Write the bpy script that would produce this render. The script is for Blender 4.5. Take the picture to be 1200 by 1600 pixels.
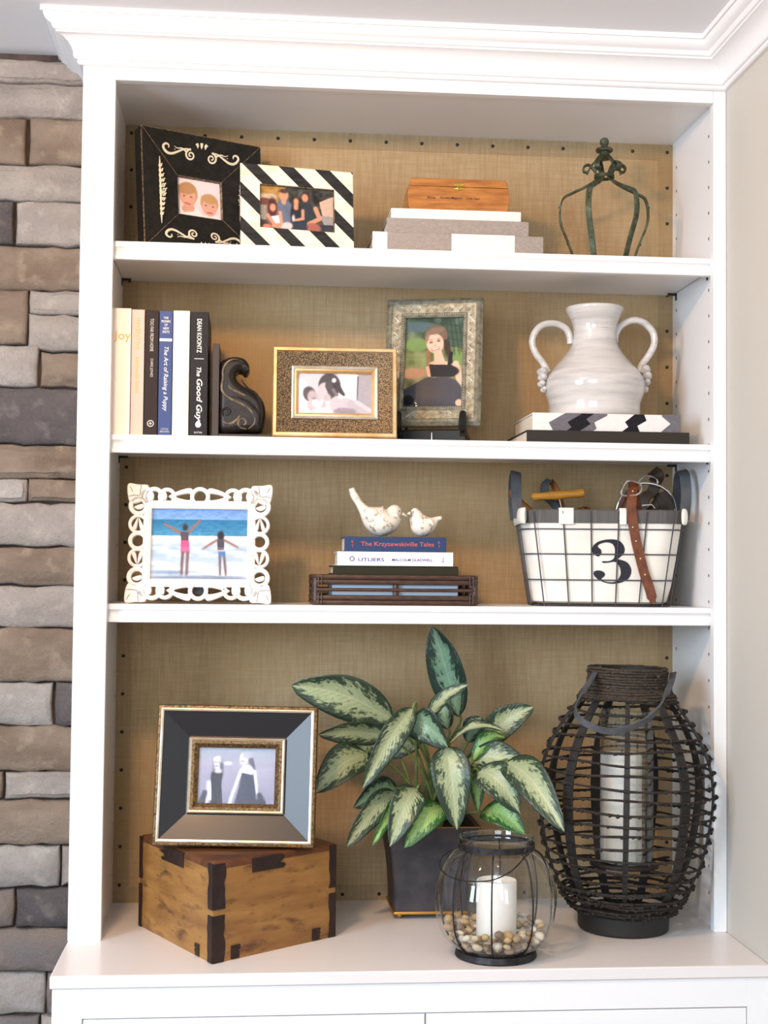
import bpy, bmesh, math, random
import numpy as np
from mathutils import Vector, Matrix, Euler
for o in list(bpy.data.objects): bpy.data.objects.remove(o)
random.seed(7); PI = math.pi
scn = bpy.context.scene; COL = scn.collection
CT = 0.9                                    # height of the countertop
# ---------------------------------------------------------------- camera
CAMP = np.array([.2673, -2.5748, CT+.6495]); YAW, PITCH, ROLL, FPX = -.0902, .0427, -.0092, 2235.0
_R = (Matrix.Rotation(YAW,3,'Z') @ Matrix.Rotation(PITCH,3,'X') @ Matrix.Rotation(ROLL,3,'Y'))
RR = np.array(_R)
cd = bpy.data.cameras.new('camera'); cam = bpy.data.objects.new('camera', cd); COL.objects.link(cam)
cd.sensor_fit = 'VERTICAL'; cd.sensor_height = 24; cd.sensor_width = 18; cd.lens = FPX/1600*24
cam.matrix_world = Matrix.Translation(CAMP) @ (_R @ Matrix(((1,0,0),(0,0,-1),(0,1,0)))).to_4x4()
scn.camera = cam
# ---------------------------------------------------------------- light
scn.view_settings.view_transform = 'Standard'; scn.view_settings.look = 'None'
scn.view_settings.exposure = -0.06; scn.view_settings.gamma = 1.0
scn.view_settings.use_curve_mapping = False
w = bpy.data.worlds.new('world'); scn.world = w; w.use_nodes = True
w.node_tree.nodes['Background'].inputs[0].default_value = (.76,.87,1,1)
w.node_tree.nodes['Background'].inputs[1].default_value = .52
def area(name, loc, target, sx, sy, power, col):
    l = bpy.data.lights.new(name,'AREA'); l.shape='RECTANGLE'; l.size=sx; l.size_y=sy; l.energy=power; l.color=col
    o = bpy.data.objects.new(name,l); COL.objects.link(o); o.location=loc
    o.rotation_euler = (Vector(target)-Vector(loc)).to_track_quat('-Z','Y').to_euler(); return o
area('window_light', (-1.9,-2.4,CT+1.0), (.5,.1,CT+.8), 1.0, 1.3, 88, (.68,.83,1))
area('window_light', (-.5,-4.5,CT+1.1), (.55,.1,CT+.8), 1.6, 1.3, 62, (.82,.91,1))
area('ceiling_light', (-.12,-1.15,CT+1.6), (.3,0,CT+.3), .16, .16, 20, (1,.60,.31))
# ---------------------------------------------------------------- helpers
def proj(P):
    v = RR.T @ (np.array(P,float)-CAMP); return 600+FPX*v[0]/v[1], 800-FPX*v[2]/v[1]
def ray(u,v): return RR @ np.array([(u-600)/FPX, 1, -(v-800)/FPX])
def aty(u,v,y):
    d = ray(u,v); return Vector(CAMP + d*((y-CAMP[1])/d[1]))
def xat(u,y,z):                              # x of the point at depth y and height z seen in column u
    a,b = -3.,4.
    for _ in range(50):
        m=(a+b)/2
        if proj((m,y,z))[0]<u: a=m
        else: b=m
    return a
def zat(v,x,y):
    a,b = -1.,4.
    for _ in range(50):
        m=(a+b)/2
        if proj((x,y,m))[1]>v: a=m
        else: b=m
    return a
class MB:
    def __init__(s): s.v=[]; s.f=[]; s.uv=None
    def add(s, vs, fs):
        n=len(s.v); s.v += [tuple(v) for v in vs]; s.f += [tuple(i+n for i in f) for f in fs]; return s
    def box(s, a, b):
        (x0,y0,z0),(x1,y1,z1)=a,b
        return s.add([(x0,y0,z0),(x1,y0,z0),(x1,y1,z0),(x0,y1,z0),(x0,y0,z1),(x1,y0,z1),(x1,y1,z1),(x0,y1,z1)],
            [(0,3,2,1),(4,5,6,7),(0,1,5,4),(1,2,6,5),(2,3,7,6),(3,0,4,7)])
    def loft(s, rings, caps=True, closed=False):
        n=len(rings[0]); vs=[p for r in rings for p in r]; fs=[]
        m=len(rings)
        for i in range(m if closed else m-1):
            a=i*n; b=((i+1)%m)*n
            for j in range(n):
                k=(j+1)%n; fs.append((a+j,a+k,b+k,b+j))
        if caps and not closed: fs.append(tuple(reversed(range(n)))); fs.append(tuple(range((m-1)*n,m*n)))
        return s.add(vs,fs)
    def lathe(s, prof, c=(0,0,0), n=32, fn=None, caps=True):
        rings=[[(c[0]+r*(fn(t,z) if fn else 1)*math.cos(t), c[1]+r*(fn(t,z) if fn else 1)*math.sin(t), c[2]+z) for t in [2*PI*j/n for j in range(n)]] for r,z in prof]
        return s.loft(rings, caps)
    def tube(s, pts, r, n=8, closed=False, flat=1.0, up=None):
        P=[Vector(p) for p in pts]; m=len(P)
        rad = r if isinstance(r,(list,tuple)) else [r]*m
        T=[]
        for i in range(m):
            a=P[(i-1)%m] if (closed or i>0) else P[i]; b=P[(i+1)%m] if (closed or i<m-1) else P[i]
            t=(b-a); T.append(t.normalized() if t.length>1e-9 else Vector((0,0,1)))
        u=Vector(up) if up is not None else (Vector((0,0,1)) if abs(T[0].z)<.9 else Vector((1,0,0)))
        rings=[]
        for i in range(m):
            if up is not None: u=Vector(up)
            x=(u-T[i]*u.dot(T[i]))
            if x.length<1e-6: x=T[i].orthogonal()
            x.normalize(); y=T[i].cross(x); u=x
            rings.append([tuple(P[i]+x*(rad[i]*math.cos(2*PI*j/n))+y*(rad[i]*flat*math.sin(2*PI*j/n))) for j in range(n)])
        return s.loft(rings, True, closed)
    def strap(s, pts, wd, th, wdir):           # flat band: width along wdir
        P=[Vector(p) for p in pts]; m=len(P); rings=[]
        for i in range(m):
            t=(P[min(i+1,m-1)]-P[max(i-1,0)]).normalized()
            wv=Vector(wdir(i/(m-1)) if callable(wdir) else wdir); wv=(wv-t*wv.dot(t)).normalized(); nv=t.cross(wv)
            w_=wd(i/(m-1)) if callable(wd) else wd
            rings.append([tuple(P[i]+wv*a*w_/2+nv*b*th/2) for a,b in ((-1,-.6),(-.94,-1),(.94,-1),(1,-.6),(1,.6),(.94,1),(-.94,1),(-1,.6))])
        return s.loft(rings)
    def ball(s, c, r, n=10, m=7):
        r = r if isinstance(r,(tuple,list)) else (r,r,r)
        rings=[[(c[0]+r[0]*math.sin(PI*(i+.02)/(m+.04))*math.cos(2*PI*j/n), c[1]+r[1]*math.sin(PI*(i+.02)/(m+.04))*math.sin(2*PI*j/n), c[2]-r[2]*math.cos(PI*(i+.02)/(m+.04))) for j in range(n)] for i in range(m+1)]
        return s.loft(rings)
    def prism(s, poly, y0, y1):                # poly in XZ (ccw seen from the front)
        n=len(poly); return s.add([(x,y0,z) for x,z in poly]+[(x,y1,z) for x,z in poly],
            [tuple(range(n)), tuple(reversed(range(n,2*n)))]+[(i,n+i,n+(i+1)%n,(i+1)%n) for i in range(n)])
    def xf(s, M, start=0):
        M=Matrix(M)
        for i in range(start,len(s.v)): s.v[i]=tuple(M@Vector(s.v[i]))
        return s
    def build(s, name, mat, parent=None, smooth=True, bevel=0, world=False, label=None, angle=.6, seg=2, kind=None):
        me=bpy.data.meshes.new(name); vs=s.v
        if world and parent is not None:
            q=parent; M=Matrix.Identity(4)
            while q is not None: M=q.matrix_basis@M; q=q.parent
            Mi=M.inverted(); vs=[tuple(Mi@Vector(v)) for v in vs]
        me.from_pydata(vs,[],s.f)
        bm=bmesh.new(); bm.from_mesh(me); bmesh.ops.recalc_face_normals(bm, faces=bm.faces); bm.to_mesh(me); bm.free()
        if smooth:
            me.polygons.foreach_set('use_smooth',[True]*len(me.polygons)); me.set_sharp_from_angle(angle=angle)
        me.materials.append(mat)
        o=bpy.data.objects.new(name,me); COL.objects.link(o)
        if parent is not None: o.parent=parent
        if bevel:
            md=o.modifiers.new('bevel','BEVEL'); md.width=bevel; md.segments=seg; md.limit_method='ANGLE'; md.harden_normals=False
        if label: o['label']=label
        if kind: o['kind']=kind
        return o
def root(name, label, cat, loc=(0,0,0), rot=(0,0,0), group=None):
    o=bpy.data.objects.new(name,None); COL.objects.link(o); o.location=loc; o.rotation_euler=rot; o.empty_display_size=.03
    o['label']=label; o['category']=cat
    if group: o['group']=group
    return o
def tag(o,label,cat,group=None):
    o['label']=label; o['category']=cat
    if group: o['group']=group
    return o
def copy_part(o, parent, loc=None, M=None, rz=None):
    c=o.copy(); COL.objects.link(c); c.parent=parent
    if loc is not None: c.location=loc
    if M is not None: c.matrix_basis=M
    return c
def catmull(P, k=6, closed=False):
    P=[Vector(p) for p in P]; n=len(P); out=[]
    for i in range(n if closed else n-1):
        if closed: a,b,c,d=P[(i-1)%n],P[i],P[(i+1)%n],P[(i+2)%n]
        else: a,b,c,d=P[max(i-1,0)],P[i],P[i+1],P[min(i+2,n-1)]
        for j in range(k):
            t=j/k; out.append(.5*((2*b)+(c-a)*t+(2*a-5*b+4*c-d)*t*t+(3*b-a-3*c+d)*t**3))
    if not closed: out.append(P[-1])
    return out
# ---- 2D curve solids and lettering, turned to stand in XZ facing -Y
def curve_mesh(cu):
    o=bpy.data.objects.new('tmp',cu); COL.objects.link(o); dg=bpy.context.evaluated_depsgraph_get(); dg.update()
    me=bpy.data.meshes.new_from_object(o.evaluated_get(dg)); bpy.data.objects.remove(o); bpy.data.curves.remove(cu)
    v=[tuple(x.co) for x in me.vertices]; f=[tuple(p.vertices) for p in me.polygons]; bpy.data.meshes.remove(me); return v,f
def shape2d(polys, depth, bevel=0, k=0):
    cu=bpy.data.curves.new('c','CURVE'); cu.dimensions='2D'; cu.fill_mode='BOTH'; cu.extrude=max(depth/2-bevel,0); cu.bevel_depth=bevel; cu.bevel_resolution=2; cu.offset=-bevel
    for p in polys:
        if k: p=[(q.x,q.y) for q in catmull([(a,b,0) for a,b in p],k,True)]
        sp=cu.splines.new('POLY'); sp.points.add(len(p)-1); sp.use_cyclic_u=True
        for i,(x,y) in enumerate(p): sp.points[i].co=(x,y,0,1)
    v,f=curve_mesh(cu); m=MB(); m.add([(x,-z,y) for x,y,z in v],f); return m
_tc={}
def text2d(s, shear=0, bold=0):
    key=(s,shear,bold)
    if key not in _tc:
        cu=bpy.data.curves.new('t','FONT'); cu.body=s; cu.size=1; cu.shear=shear; cu.offset=bold; cu.resolution_u=3
        cu.align_x='CENTER' if '\n' in s else 'LEFT'
        v,f=curve_mesh(cu); a=np.array(v)[:,:2]; lo,hi=a.min(0),a.max(0); a=(a-(lo+hi)/2)
        _tc[key]=(a,f,hi-lo)
    return _tc[key]
def text(s, w_, h_, c, ux, uz, mat, parent, shear=0, bold=0, name='lettering', world=False):
    a,f,sz=text2d(s,shear,bold); sx=w_/sz[0]; sy=h_/sz[1] if h_ else sx
    c,ux,uz=Vector(c),Vector(ux),Vector(uz)
    m=MB(); m.add([c+ux*(p[0]*sx)+uz*(p[1]*sy) for p in a],f)
    return m.build(name,mat,parent,smooth=False,world=world)
# ---------------------------------------------------------------- materials
def new_mat(name):
    m=bpy.data.materials.new(name); m.use_nodes=True; return m, m.node_tree, m.node_tree.nodes['Principled BSDF']
def N(nt,t,**kw):
    n=nt.nodes.new(t)
    for k,v in kw.items(): setattr(n,k,v)
    return n
def mixc(nt,fac,a,b,blend='MIX'):
    n=N(nt,'ShaderNodeMix',data_type='RGBA',blend_type=blend)
    for i,x in ((0,fac),(6,a),(7,b)):
        if hasattr(x,'default_value') or hasattr(x,'links'): nt.links.new(x,n.inputs[i])
        else: n.inputs[i].default_value = x if i==0 else (*x,1)
    return n.outputs[2]
def mapped(nt, sc=(1,1,1), coord='Object'):
    t=N(nt,'ShaderNodeTexCoord'); m=N(nt,'ShaderNodeMapping'); nt.links.new(t.outputs[coord],m.inputs[0]); m.inputs[3].default_value=sc; return m.outputs[0]
def noise(nt, scale, detail=4, sc=(1,1,1), coord='Object', rough=.55):
    n=N(nt,'ShaderNodeTexNoise'); n.inputs['Scale'].default_value=scale; n.inputs['Detail'].default_value=detail; n.inputs['Roughness'].default_value=rough
    nt.links.new(mapped(nt,sc,coord),n.inputs[0]); return n.outputs[0]
def ramp(nt, x, a, b):
    r=N(nt,'ShaderNodeMapRange'); nt.links.new(x,r.inputs[0]); r.inputs[1].default_value=a; r.inputs[2].default_value=b; return r.outputs[0]
def bump(nt, bs, h, strength, dist):
    b=N(nt,'ShaderNodeBump'); b.inputs['Strength'].default_value=strength; b.inputs['Distance'].default_value=dist
    nt.links.new(h,b.inputs['Height']); nt.links.new(b.outputs[0],bs.inputs['Normal'])
def mat(name, col, rough=.5, metal=0, col2=None, ns=30, sc=(1,1,1), lo=.35, hi=.65, bp=0, bd=.001, coat=0, spec=.32, detail=4):
    m,nt,b=new_mat(name); b.inputs['Roughness'].default_value=rough; b.inputs['Metallic'].default_value=metal
    b.inputs['Coat Weight'].default_value=coat; b.inputs['Coat Roughness'].default_value=.08; b.inputs['Specular IOR Level'].default_value=spec
    b.inputs['Base Color'].default_value=(*col,1)
    if col2 or bp:
        n=noise(nt,ns,detail,sc)
        if col2: nt.links.new(mixc(nt,ramp(nt,n,lo,hi),col,col2),b.inputs['Base Color'])
        if bp: bump(nt,b,n,bp,bd)
    return m
def srgb(r,g,b): return tuple((c/255/12.92) if c/255<=.04045 else ((c/255+.055)/1.055)**2.4 for c in (r,g,b))
M={}
M['paint']=mat('white_paint',(.86,.86,.86),.35,bp=.05,ns=60,bd=.0005)
M['counter']=mat('counter_paint',(.80,.76,.74),.28)
M['ceiling']=mat('ceiling_paint',(.87,.88,.90),.9,bp=.1,ns=120)
M['beige']=mat('beige_paint',srgb(200,196,186),.8,bp=.08,ns=150)
M['dark']=mat('black_clip',(.02,.02,.02),.5)
M['tack']=mat('tack_bronze',(.045,.035,.03),.35,.6)
def burlap(name,dark):
    m,nt,b=new_mat(name); b.inputs['Roughness'].default_value=.9; b.inputs['Specular IOR Level'].default_value=.15
    co=mapped(nt); wv=[]
    for d in 'XZ':
        x=N(nt,'ShaderNodeTexWave',wave_type='BANDS',bands_direction=d); x.inputs['Scale'].default_value=95; x.inputs['Distortion'].default_value=1.2; x.inputs['Detail'].default_value=2; x.inputs['Detail Scale'].default_value=1.5
        nt.links.new(co,x.inputs[0]); wv.append(x.outputs['Fac'])
    mul=N(nt,'ShaderNodeMath',operation='MULTIPLY'); nt.links.new(wv[0],mul.inputs[0]); nt.links.new(wv[1],mul.inputs[1])
    a=noise(nt,14,5,(1,1,14)); c=noise(nt,14,5,(14,1,1)); d_=noise(nt,3,3)
    base=mixc(nt,ramp(nt,a,.35,.7),srgb(*[v*dark for v in (206,178,136)]),srgb(*[v*dark for v in (220,195,154)]))
    base=mixc(nt,ramp(nt,c,.4,.75),base,srgb(*[v*dark for v in (194,162,120)]))
    base=mixc(nt,ramp(nt,d_,.4,.8),base,srgb(*[v*dark for v in (203,167,116)]))
    mm=N(nt,'ShaderNodeMath',operation='MULTIPLY'); nt.links.new(mul.outputs[0],mm.inputs[0]); mm.inputs[1].default_value=.75
    base=mixc(nt,mm.outputs[0],mixc(nt,.42,base,(.10,.06,.03)),base)
    nt.links.new(base,b.inputs['Base Color']); bump(nt,b,mul.outputs[0],.5,.001); return m
M['burlap']=burlap('burlap',1.0); M['hem']=burlap('burlap_hem',.92)
def stone_mat(name,c1,c2,c3):
    m,nt,b=new_mat(name); b.inputs['Roughness'].default_value=.85
    c=mixc(nt,ramp(nt,noise(nt,9,6,(1,1,2)),.35,.65),c1,c2); c=mixc(nt,ramp(nt,noise(nt,30,6),.55,.75),c,c3)
    c=mixc(nt,ramp(nt,noise(nt,160,4),.5,.95),c,mixc(nt,.5,c3,(.05,.05,.05)))
    nt.links.new(c,b.inputs['Base Color']); bump(nt,b,noise(nt,45,10,rough=.7),.8,.009); return m
M['st_grey']=stone_mat('grey_stone',srgb(160,151,142),srgb(142,133,126),srgb(174,164,154))
M['st_tan']=stone_mat('tan_stone',srgb(138,122,106),srgb(114,96,80),srgb(152,136,116))
M['st_dark']=stone_mat('dark_stone',srgb(94,86,84),srgb(76,70,70),srgb(118,110,106))
M['st_pale']=stone_mat('pale_stone',srgb(166,160,154),srgb(148,140,132),srgb(176,170,162))
M['st_slate']=stone_mat('slate_stone',srgb(110,104,104),srgb(124,110,98),srgb(138,130,124))
M['mortar']=mat('mortar',srgb(84,72,66),.95,col2=srgb(60,50,46),bp=.6,bd=.004)
M['oakfloor']=mat('floor_wood',srgb(150,105,66),.4,col2=srgb(120,80,48),sc=(1,8,1),ns=6)
M['black_paint']=mat('black_paint',(.012,.012,.010),.45,col2=(.022,.02,.017),ns=90,spec=.16)
M['worn_edge']=mat('worn_edge',srgb(150,128,96),.6,col2=srgb(40,34,26),ns=160)
M['cream']=mat('cream_inlay',srgb(226,216,190),.5)
M['bone']=mat('bone_inlay',srgb(246,234,210),.35,col2=srgb(222,196,150),ns=26,lo=.5,hi=.8,sc=(1,1,3),coat=.3)
M['horn']=mat('black_inlay',(.012,.011,.010),.25,col2=(.03,.028,.025),sc=(1,1,6),ns=40,coat=.4)
M['cedar']=mat('cedar_wood',srgb(188,124,58),.42,col2=srgb(150,90,38),sc=(1,1,9),ns=16,coat=.3)
M['cedar_dark']=mat('cedar_wood_dark',srgb(120,62,24),.5)
M['brass']=mat('brass',srgb(222,190,90),.28,1)
M['ink']=mat('ink',(.02,.02,.03),.6)
def linen(name,c1,c2):
    m,nt,b=new_mat(name); b.inputs['Roughness'].default_value=.9; b.inputs['Specular IOR Level'].default_value=.2
    a=noise(nt,120,3,(1,1,12)); c=noise(nt,120,3,(12,1,1))
    x=mixc(nt,ramp(nt,a,.35,.65),c1,c2); x=mixc(nt,ramp(nt,c,.5,.75),x,c2); nt.links.new(x,b.inputs['Base Color']); bump(nt,b,a,.4,.0006); return m
M['linen_grey']=linen('grey_linen',srgb(172,160,150),srgb(142,132,124))
M['linen_white']=linen('white_linen',srgb(238,232,228),srgb(222,216,210))
M['pages']=mat('pages',srgb(236,226,206),.8,col2=srgb(214,200,176),ns=60,sc=(1,1,30))
M['iron_green']=mat('verdigris_iron',srgb(62,64,44),.5,.35,col2=srgb(92,106,88),ns=60,bp=.4,lo=.45,hi=.7)
M['iron']=mat('dark_iron',srgb(62,60,62),.5,.6,col2=srgb(40,38,38),ns=80)
M['wire']=mat('basket_wire',srgb(86,84,88),.45,.6)
def simple(n,rgb,rough=.6,**k): M[n]=mat(n,srgb(*rgb),rough,**k)
simple('bk_cream',(240,228,214),.6); simple('bk_tan',(206,176,158),.6); simple('bk_brown',(50,40,37),.6,spec=.15); simple('bk_blue',(52,70,118),.5)
simple('bk_yellow',(244,238,200),.55); simple('bk_black',(34,32,34),.5,spec=.18); simple('bk_blue2',(38,58,98),.5); simple('bk_white',(250,242,240),.4)
simple('bk_green',(52,50,38),.8,spec=.1); simple('bk_charcoal',(56,52,48),.85,spec=.1); simple('txt_white',(240,236,228),.5); simple('txt_gold',(226,168,70),.5)
simple('txt_red',(206,92,76),.5); simple('txt_navy',(70,76,150),.5); simple('txt_tan',(206,196,184),.5); simple('pale_blue',(176,196,214),.6)
M['resin']=mat('carved_black',srgb(28,24,21),.42,col2=srgb(44,37,32),ns=60,bp=.35,bd=.001,coat=.05,spec=.2)
M['resin_hi']=mat('rubbed_edge',srgb(130,112,88),.4,col2=srgb(52,46,40),ns=60)
M['slate_felt']=mat('bookend_plate',srgb(66,58,54),.6)
M['gold']=mat('gold_leaf',srgb(232,202,158),.38,.65,col2=srgb(206,166,112),ns=20)
M['silver_gold']=mat('champagne_silver',srgb(232,222,206),.3,.75,col2=srgb(206,190,160),ns=30)
M['relief']=mat('polished_relief',srgb(186,180,158),.4,.4)
M['bronze']=mat('bronze_moulding',srgb(140,110,72),.42,.6,col2=srgb(70,54,36),ns=220,bp=.8,bd=.001)
M['silver_orn']=mat('ornate_silver',srgb(150,146,128),.45,.3,col2=srgb(98,94,76),ns=90,bp=.7,bd=.0015,lo=.4,hi=.7)
def vor_mat(name,c1,c2,scale,metal):
    m,nt,b=new_mat(name); b.inputs['Roughness'].default_value=.4; b.inputs['Metallic'].default_value=metal
    v=N(nt,'ShaderNodeTexVoronoi'); v.inputs['Scale'].default_value=scale; nt.links.new(mapped(nt),v.inputs[0])
    f=ramp(nt,v.outputs['Distance'],.25,.6); nt.links.new(mixc(nt,f,c1,c2),b.inputs['Base Color']); bump(nt,b,f,-.6,.001); return m
M['shagreen']=vor_mat('dark_shagreen',srgb(150,124,84),srgb(50,38,26),520,.35)
M['black_gloss']=mat('black_lacquer',(.014,.015,.018),.36,coat=.15,bp=.04,ns=200,spec=.45)
M['whitewash']=mat('whitewashed_wood',srgb(240,234,226),.55,col2=srgb(212,198,182),ns=40,lo=.55,hi=.8,bp=.25)
M['groove']=mat('carving_groove',srgb(120,108,96),.8)
M['easel']=mat('easel_black',(.012,.012,.012),.32,spec=.2)
m,nt,b=new_mat('cream_glaze'); M['glaze']=m; b.inputs['Roughness'].default_value=.14; b.inputs['Coat Weight'].default_value=.5
x=mixc(nt,ramp(nt,noise(nt,9,6,(1,1,9)),.42,.72),srgb(212,208,204),srgb(184,180,176))
x=mixc(nt,ramp(nt,noise(nt,14,8,(1,1,22)),.66,.72),x,srgb(140,134,128)); x=mixc(nt,ramp(nt,noise(nt,90,4),.7,.78),x,srgb(130,122,112))
nt.links.new(x,b.inputs['Base Color']); bump(nt,b,noise(nt,8,3,(1,1,16)),.05,.001)
M['birdpaint']=mat('distressed_white',srgb(238,228,212),.6,col2=srgb(150,138,120),ns=90,lo=.54,hi=.68,bp=.5,detail=8)
M['rattan_dark']=mat('dark_rattan',srgb(60,44,38),.42,col2=srgb(84,62,52),ns=50,sc=(1,1,6),bp=.3)
M['canvas']=mat('white_canvas',srgb(240,236,226),.85,col2=srgb(226,222,212),ns=14,bp=.35,bd=.006)
M['grey_trim']=mat('grey_trim',srgb(98,96,94),.75,col2=srgb(84,82,80),sc=(30,1,1),ns=8)
M['grey_strap']=mat('grey_strap',srgb(84,86,90),.6,col2=srgb(68,70,74),ns=40)
M['leather']=mat('brown_leather',srgb(116,68,44),.5,col2=srgb(84,46,30),ns=60,bp=.5,lo=.4,hi=.7)
M['leather_dk']=mat('dark_leather',srgb(72,54,42),.55,col2=srgb(48,36,28),ns=50,bp=.4)
M['leather_tan']=mat('tan_leather',srgb(150,92,44),.55,col2=srgb(120,70,34),ns=50)
M['chrome']=mat('chrome',(.8,.8,.8),.12,1)
M['handle_wood']=mat('yellow_wood',srgb(204,142,52),.4,col2=srgb(176,112,36),sc=(1,6,6),ns=20,coat=.2)
m,nt,b=new_mat('chest_wood'); M['chest']=m; b.inputs['Roughness'].default_value=.5
x=mixc(nt,ramp(nt,noise(nt,7,6,(1,1,5)),.35,.7),srgb(168,122,62),srgb(128,84,40)); x=mixc(nt,ramp(nt,noise(nt,16,8,(1,1,3)),.56,.72),x,srgb(84,52,30))
x=mixc(nt,ramp(nt,noise(nt,60,6,(1,1,4)),.68,.74),x,srgb(50,30,20)); nt.links.new(x,b.inputs['Base Color']); bump(nt,b,noise(nt,40,6,(1,1,6)),.3,.001)
M['chest_top']=mat('chest_top_wood',srgb(108,66,38),.4,col2=srgb(72,42,26),sc=(1,4,1),ns=10)
M['chest_iron']=mat('chest_strap',srgb(52,34,28),.55,col2=srgb(34,24,22),ns=50,bp=.4)
M['pot']=mat('slate_pot',srgb(70,64,66),.5,col2=srgb(52,50,54),ns=30,bp=.3)
M['potgold']=mat('pot_gilding',srgb(190,140,60),.4,.7)
M['soil']=mat('soil',srgb(40,32,26),.95,bp=.8,bd=.005,ns=120)
M['stem']=mat('leaf_stalk',srgb(120,134,76),.5,col2=srgb(84,104,60),ns=30)
def leaf_mat(name, dark, pale, pale2):
    m,nt,b=new_mat(name); b.inputs['Roughness'].default_value=.38
    uv=N(nt,'ShaderNodeUVMap'); sp=N(nt,'ShaderNodeSeparateXYZ'); nt.links.new(uv.outputs[0],sp.inputs[0])
    def mth(op,a,c=None,c2=None):
        n=N(nt,'ShaderNodeMath',operation=op)
        for i,v in enumerate((a,c,c2)):
            if v is None: continue
            if isinstance(v,(int,float)): n.inputs[i].default_value=v
            else: nt.links.new(v,n.inputs[i])
        return n.outputs[0]
    d=mth('ABSOLUTE',mth('SUBTRACT',mth('MULTIPLY',sp.outputs[0],2),1))
    # vein-aligned coordinate: v - slope*d
    vv=mth('SUBTRACT',sp.outputs[1],mth('MULTIPLY',d,.28)); cx=N(nt,'ShaderNodeCombineXYZ')
    nt.links.new(mth('MULTIPLY',vv,11),cx.inputs[1]); nt.links.new(mth('MULTIPLY',sp.outputs[0],7),cx.inputs[0])
    oi=N(nt,'ShaderNodeObjectInfo'); nt.links.new(mth('MULTIPLY',oi.outputs['Random'],37),cx.inputs[2])
    n1=N(nt,'ShaderNodeTexNoise'); n1.inputs['Scale'].default_value=1.1; n1.inputs['Detail'].default_value=9; n1.inputs['Roughness'].default_value=.72; nt.links.new(cx.outputs[0],n1.inputs[0])
    k=mth('ADD',d,mth('MULTIPLY',mth('SUBTRACT',n1.outputs[0],.5),2.5))
    k=mth('ADD',k,mth('MULTIPLY',mth('POWER',mth('ABSOLUTE',mth('SUBTRACT',sp.outputs[1],.45)),2),.9))
    f=ramp(nt,k,.58,.64)
    n3=noise(nt,150,6); f2=ramp(nt,mth('ADD',mth('MULTIPLY',n3,.6),mth('MULTIPLY',k,.5)),.50,.60)
    c=mixc(nt,ramp(nt,n1.outputs[0],.4,.65),pale,pale2); c=mixc(nt,f2,c,mixc(nt,.55,pale,dark)); c=mixc(nt,f,c,dark)
    c=mixc(nt,ramp(nt,d,.05,.015),c,pale2); nt.links.new(c,b.inputs['Base Color']); b.inputs['Subsurface Weight'].default_value=0
    wv=N(nt,'ShaderNodeTexWave',wave_type='BANDS',bands_direction='Y'); wv.inputs['Scale'].default_value=.45; nt.links.new(cx.outputs[0],wv.inputs[0]); bump(nt,b,wv.outputs['Fac'],.25,.001)
    return m
M['leafA']=leaf_mat('variegated_leaf',srgb(46,64,48),srgb(152,166,124),srgb(178,184,146))
M['leafB']=leaf_mat('deep_variegated_leaf',srgb(36,56,46),srgb(112,146,116),srgb(140,170,140))
M['leafC']=leaf_mat('bright_variegated_leaf',srgb(46,92,44),srgb(130,176,98),srgb(176,200,120))
def glass_mat(name, tint, f0, gain=.9):
    m=bpy.data.materials.new(name); m.use_nodes=True; nt=m.node_tree; nt.nodes.clear()
    o=N(nt,'ShaderNodeOutputMaterial'); mx=N(nt,'ShaderNodeMixShader'); t=N(nt,'ShaderNodeBsdfTransparent'); g=N(nt,'ShaderNodeBsdfGlossy')
    t.inputs[0].default_value=(*tint,1); g.inputs['Roughness'].default_value=.02
    lw=N(nt,'ShaderNodeLayerWeight'); lw.inputs[0].default_value=.5
    p5=N(nt,'ShaderNodeMath',operation='POWER'); p5.inputs[1].default_value=3.2; nt.links.new(lw.outputs['Facing'],p5.inputs[0])
    ma=N(nt,'ShaderNodeMath',operation='MULTIPLY_ADD'); ma.inputs[1].default_value=gain; ma.inputs[2].default_value=f0; nt.links.new(p5.outputs[0],ma.inputs[0]); nt.links.new(ma.outputs[0],mx.inputs[0]); nt.links.new(t.outputs[0],mx.inputs[1]); nt.links.new(g.outputs[0],mx.inputs[2]); nt.links.new(mx.outputs[0],o.inputs[0]); return m
M['glass']=glass_mat('clear_glass',(.965,.98,.97),.07); M['pane']=glass_mat('picture_glass',(.99,.99,.99),.008,.25)
M['wax']=mat('white_wax',srgb(246,240,234),.45); M['wax'].node_tree.nodes['Principled BSDF'].inputs['Subsurface Weight'].default_value=.15
M['bamboo']=mat('dark_bamboo',srgb(40,38,37),.5,col2=srgb(54,51,48),ns=30,sc=(1,1,.3),spec=.22)
M['rope']=mat('dark_twine',srgb(56,49,43),.85,col2=srgb(36,32,29),ns=120,bp=.5,bd=.001)
M['rope_lt']=mat('brown_twine',srgb(76,66,56),.85,col2=srgb(48,42,36),ns=200,bp=.6,bd=.001)
M['base_blk']=mat('black_wood',srgb(40,40,38),.55)
for i,c in enumerate(((222,204,172),(238,228,208),(190,158,124),(150,130,110),(214,184,136))): M['peb%d'%i]=mat('pebble_%d'%i,srgb(*c),.3,col2=srgb(*[v*.8 for v in c]),ns=60)
def attr_mat():
    m,nt,b=new_mat('photo_print'); a=N(nt,'ShaderNodeAttribute'); a.attribute_name='Col'; nt.links.new(a.outputs['Color'],b.inputs['Base Color']); b.inputs['Roughness'].default_value=.6; b.inputs['Specular IOR Level'].default_value=.15; return m
M['print']=attr_mat()
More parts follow.
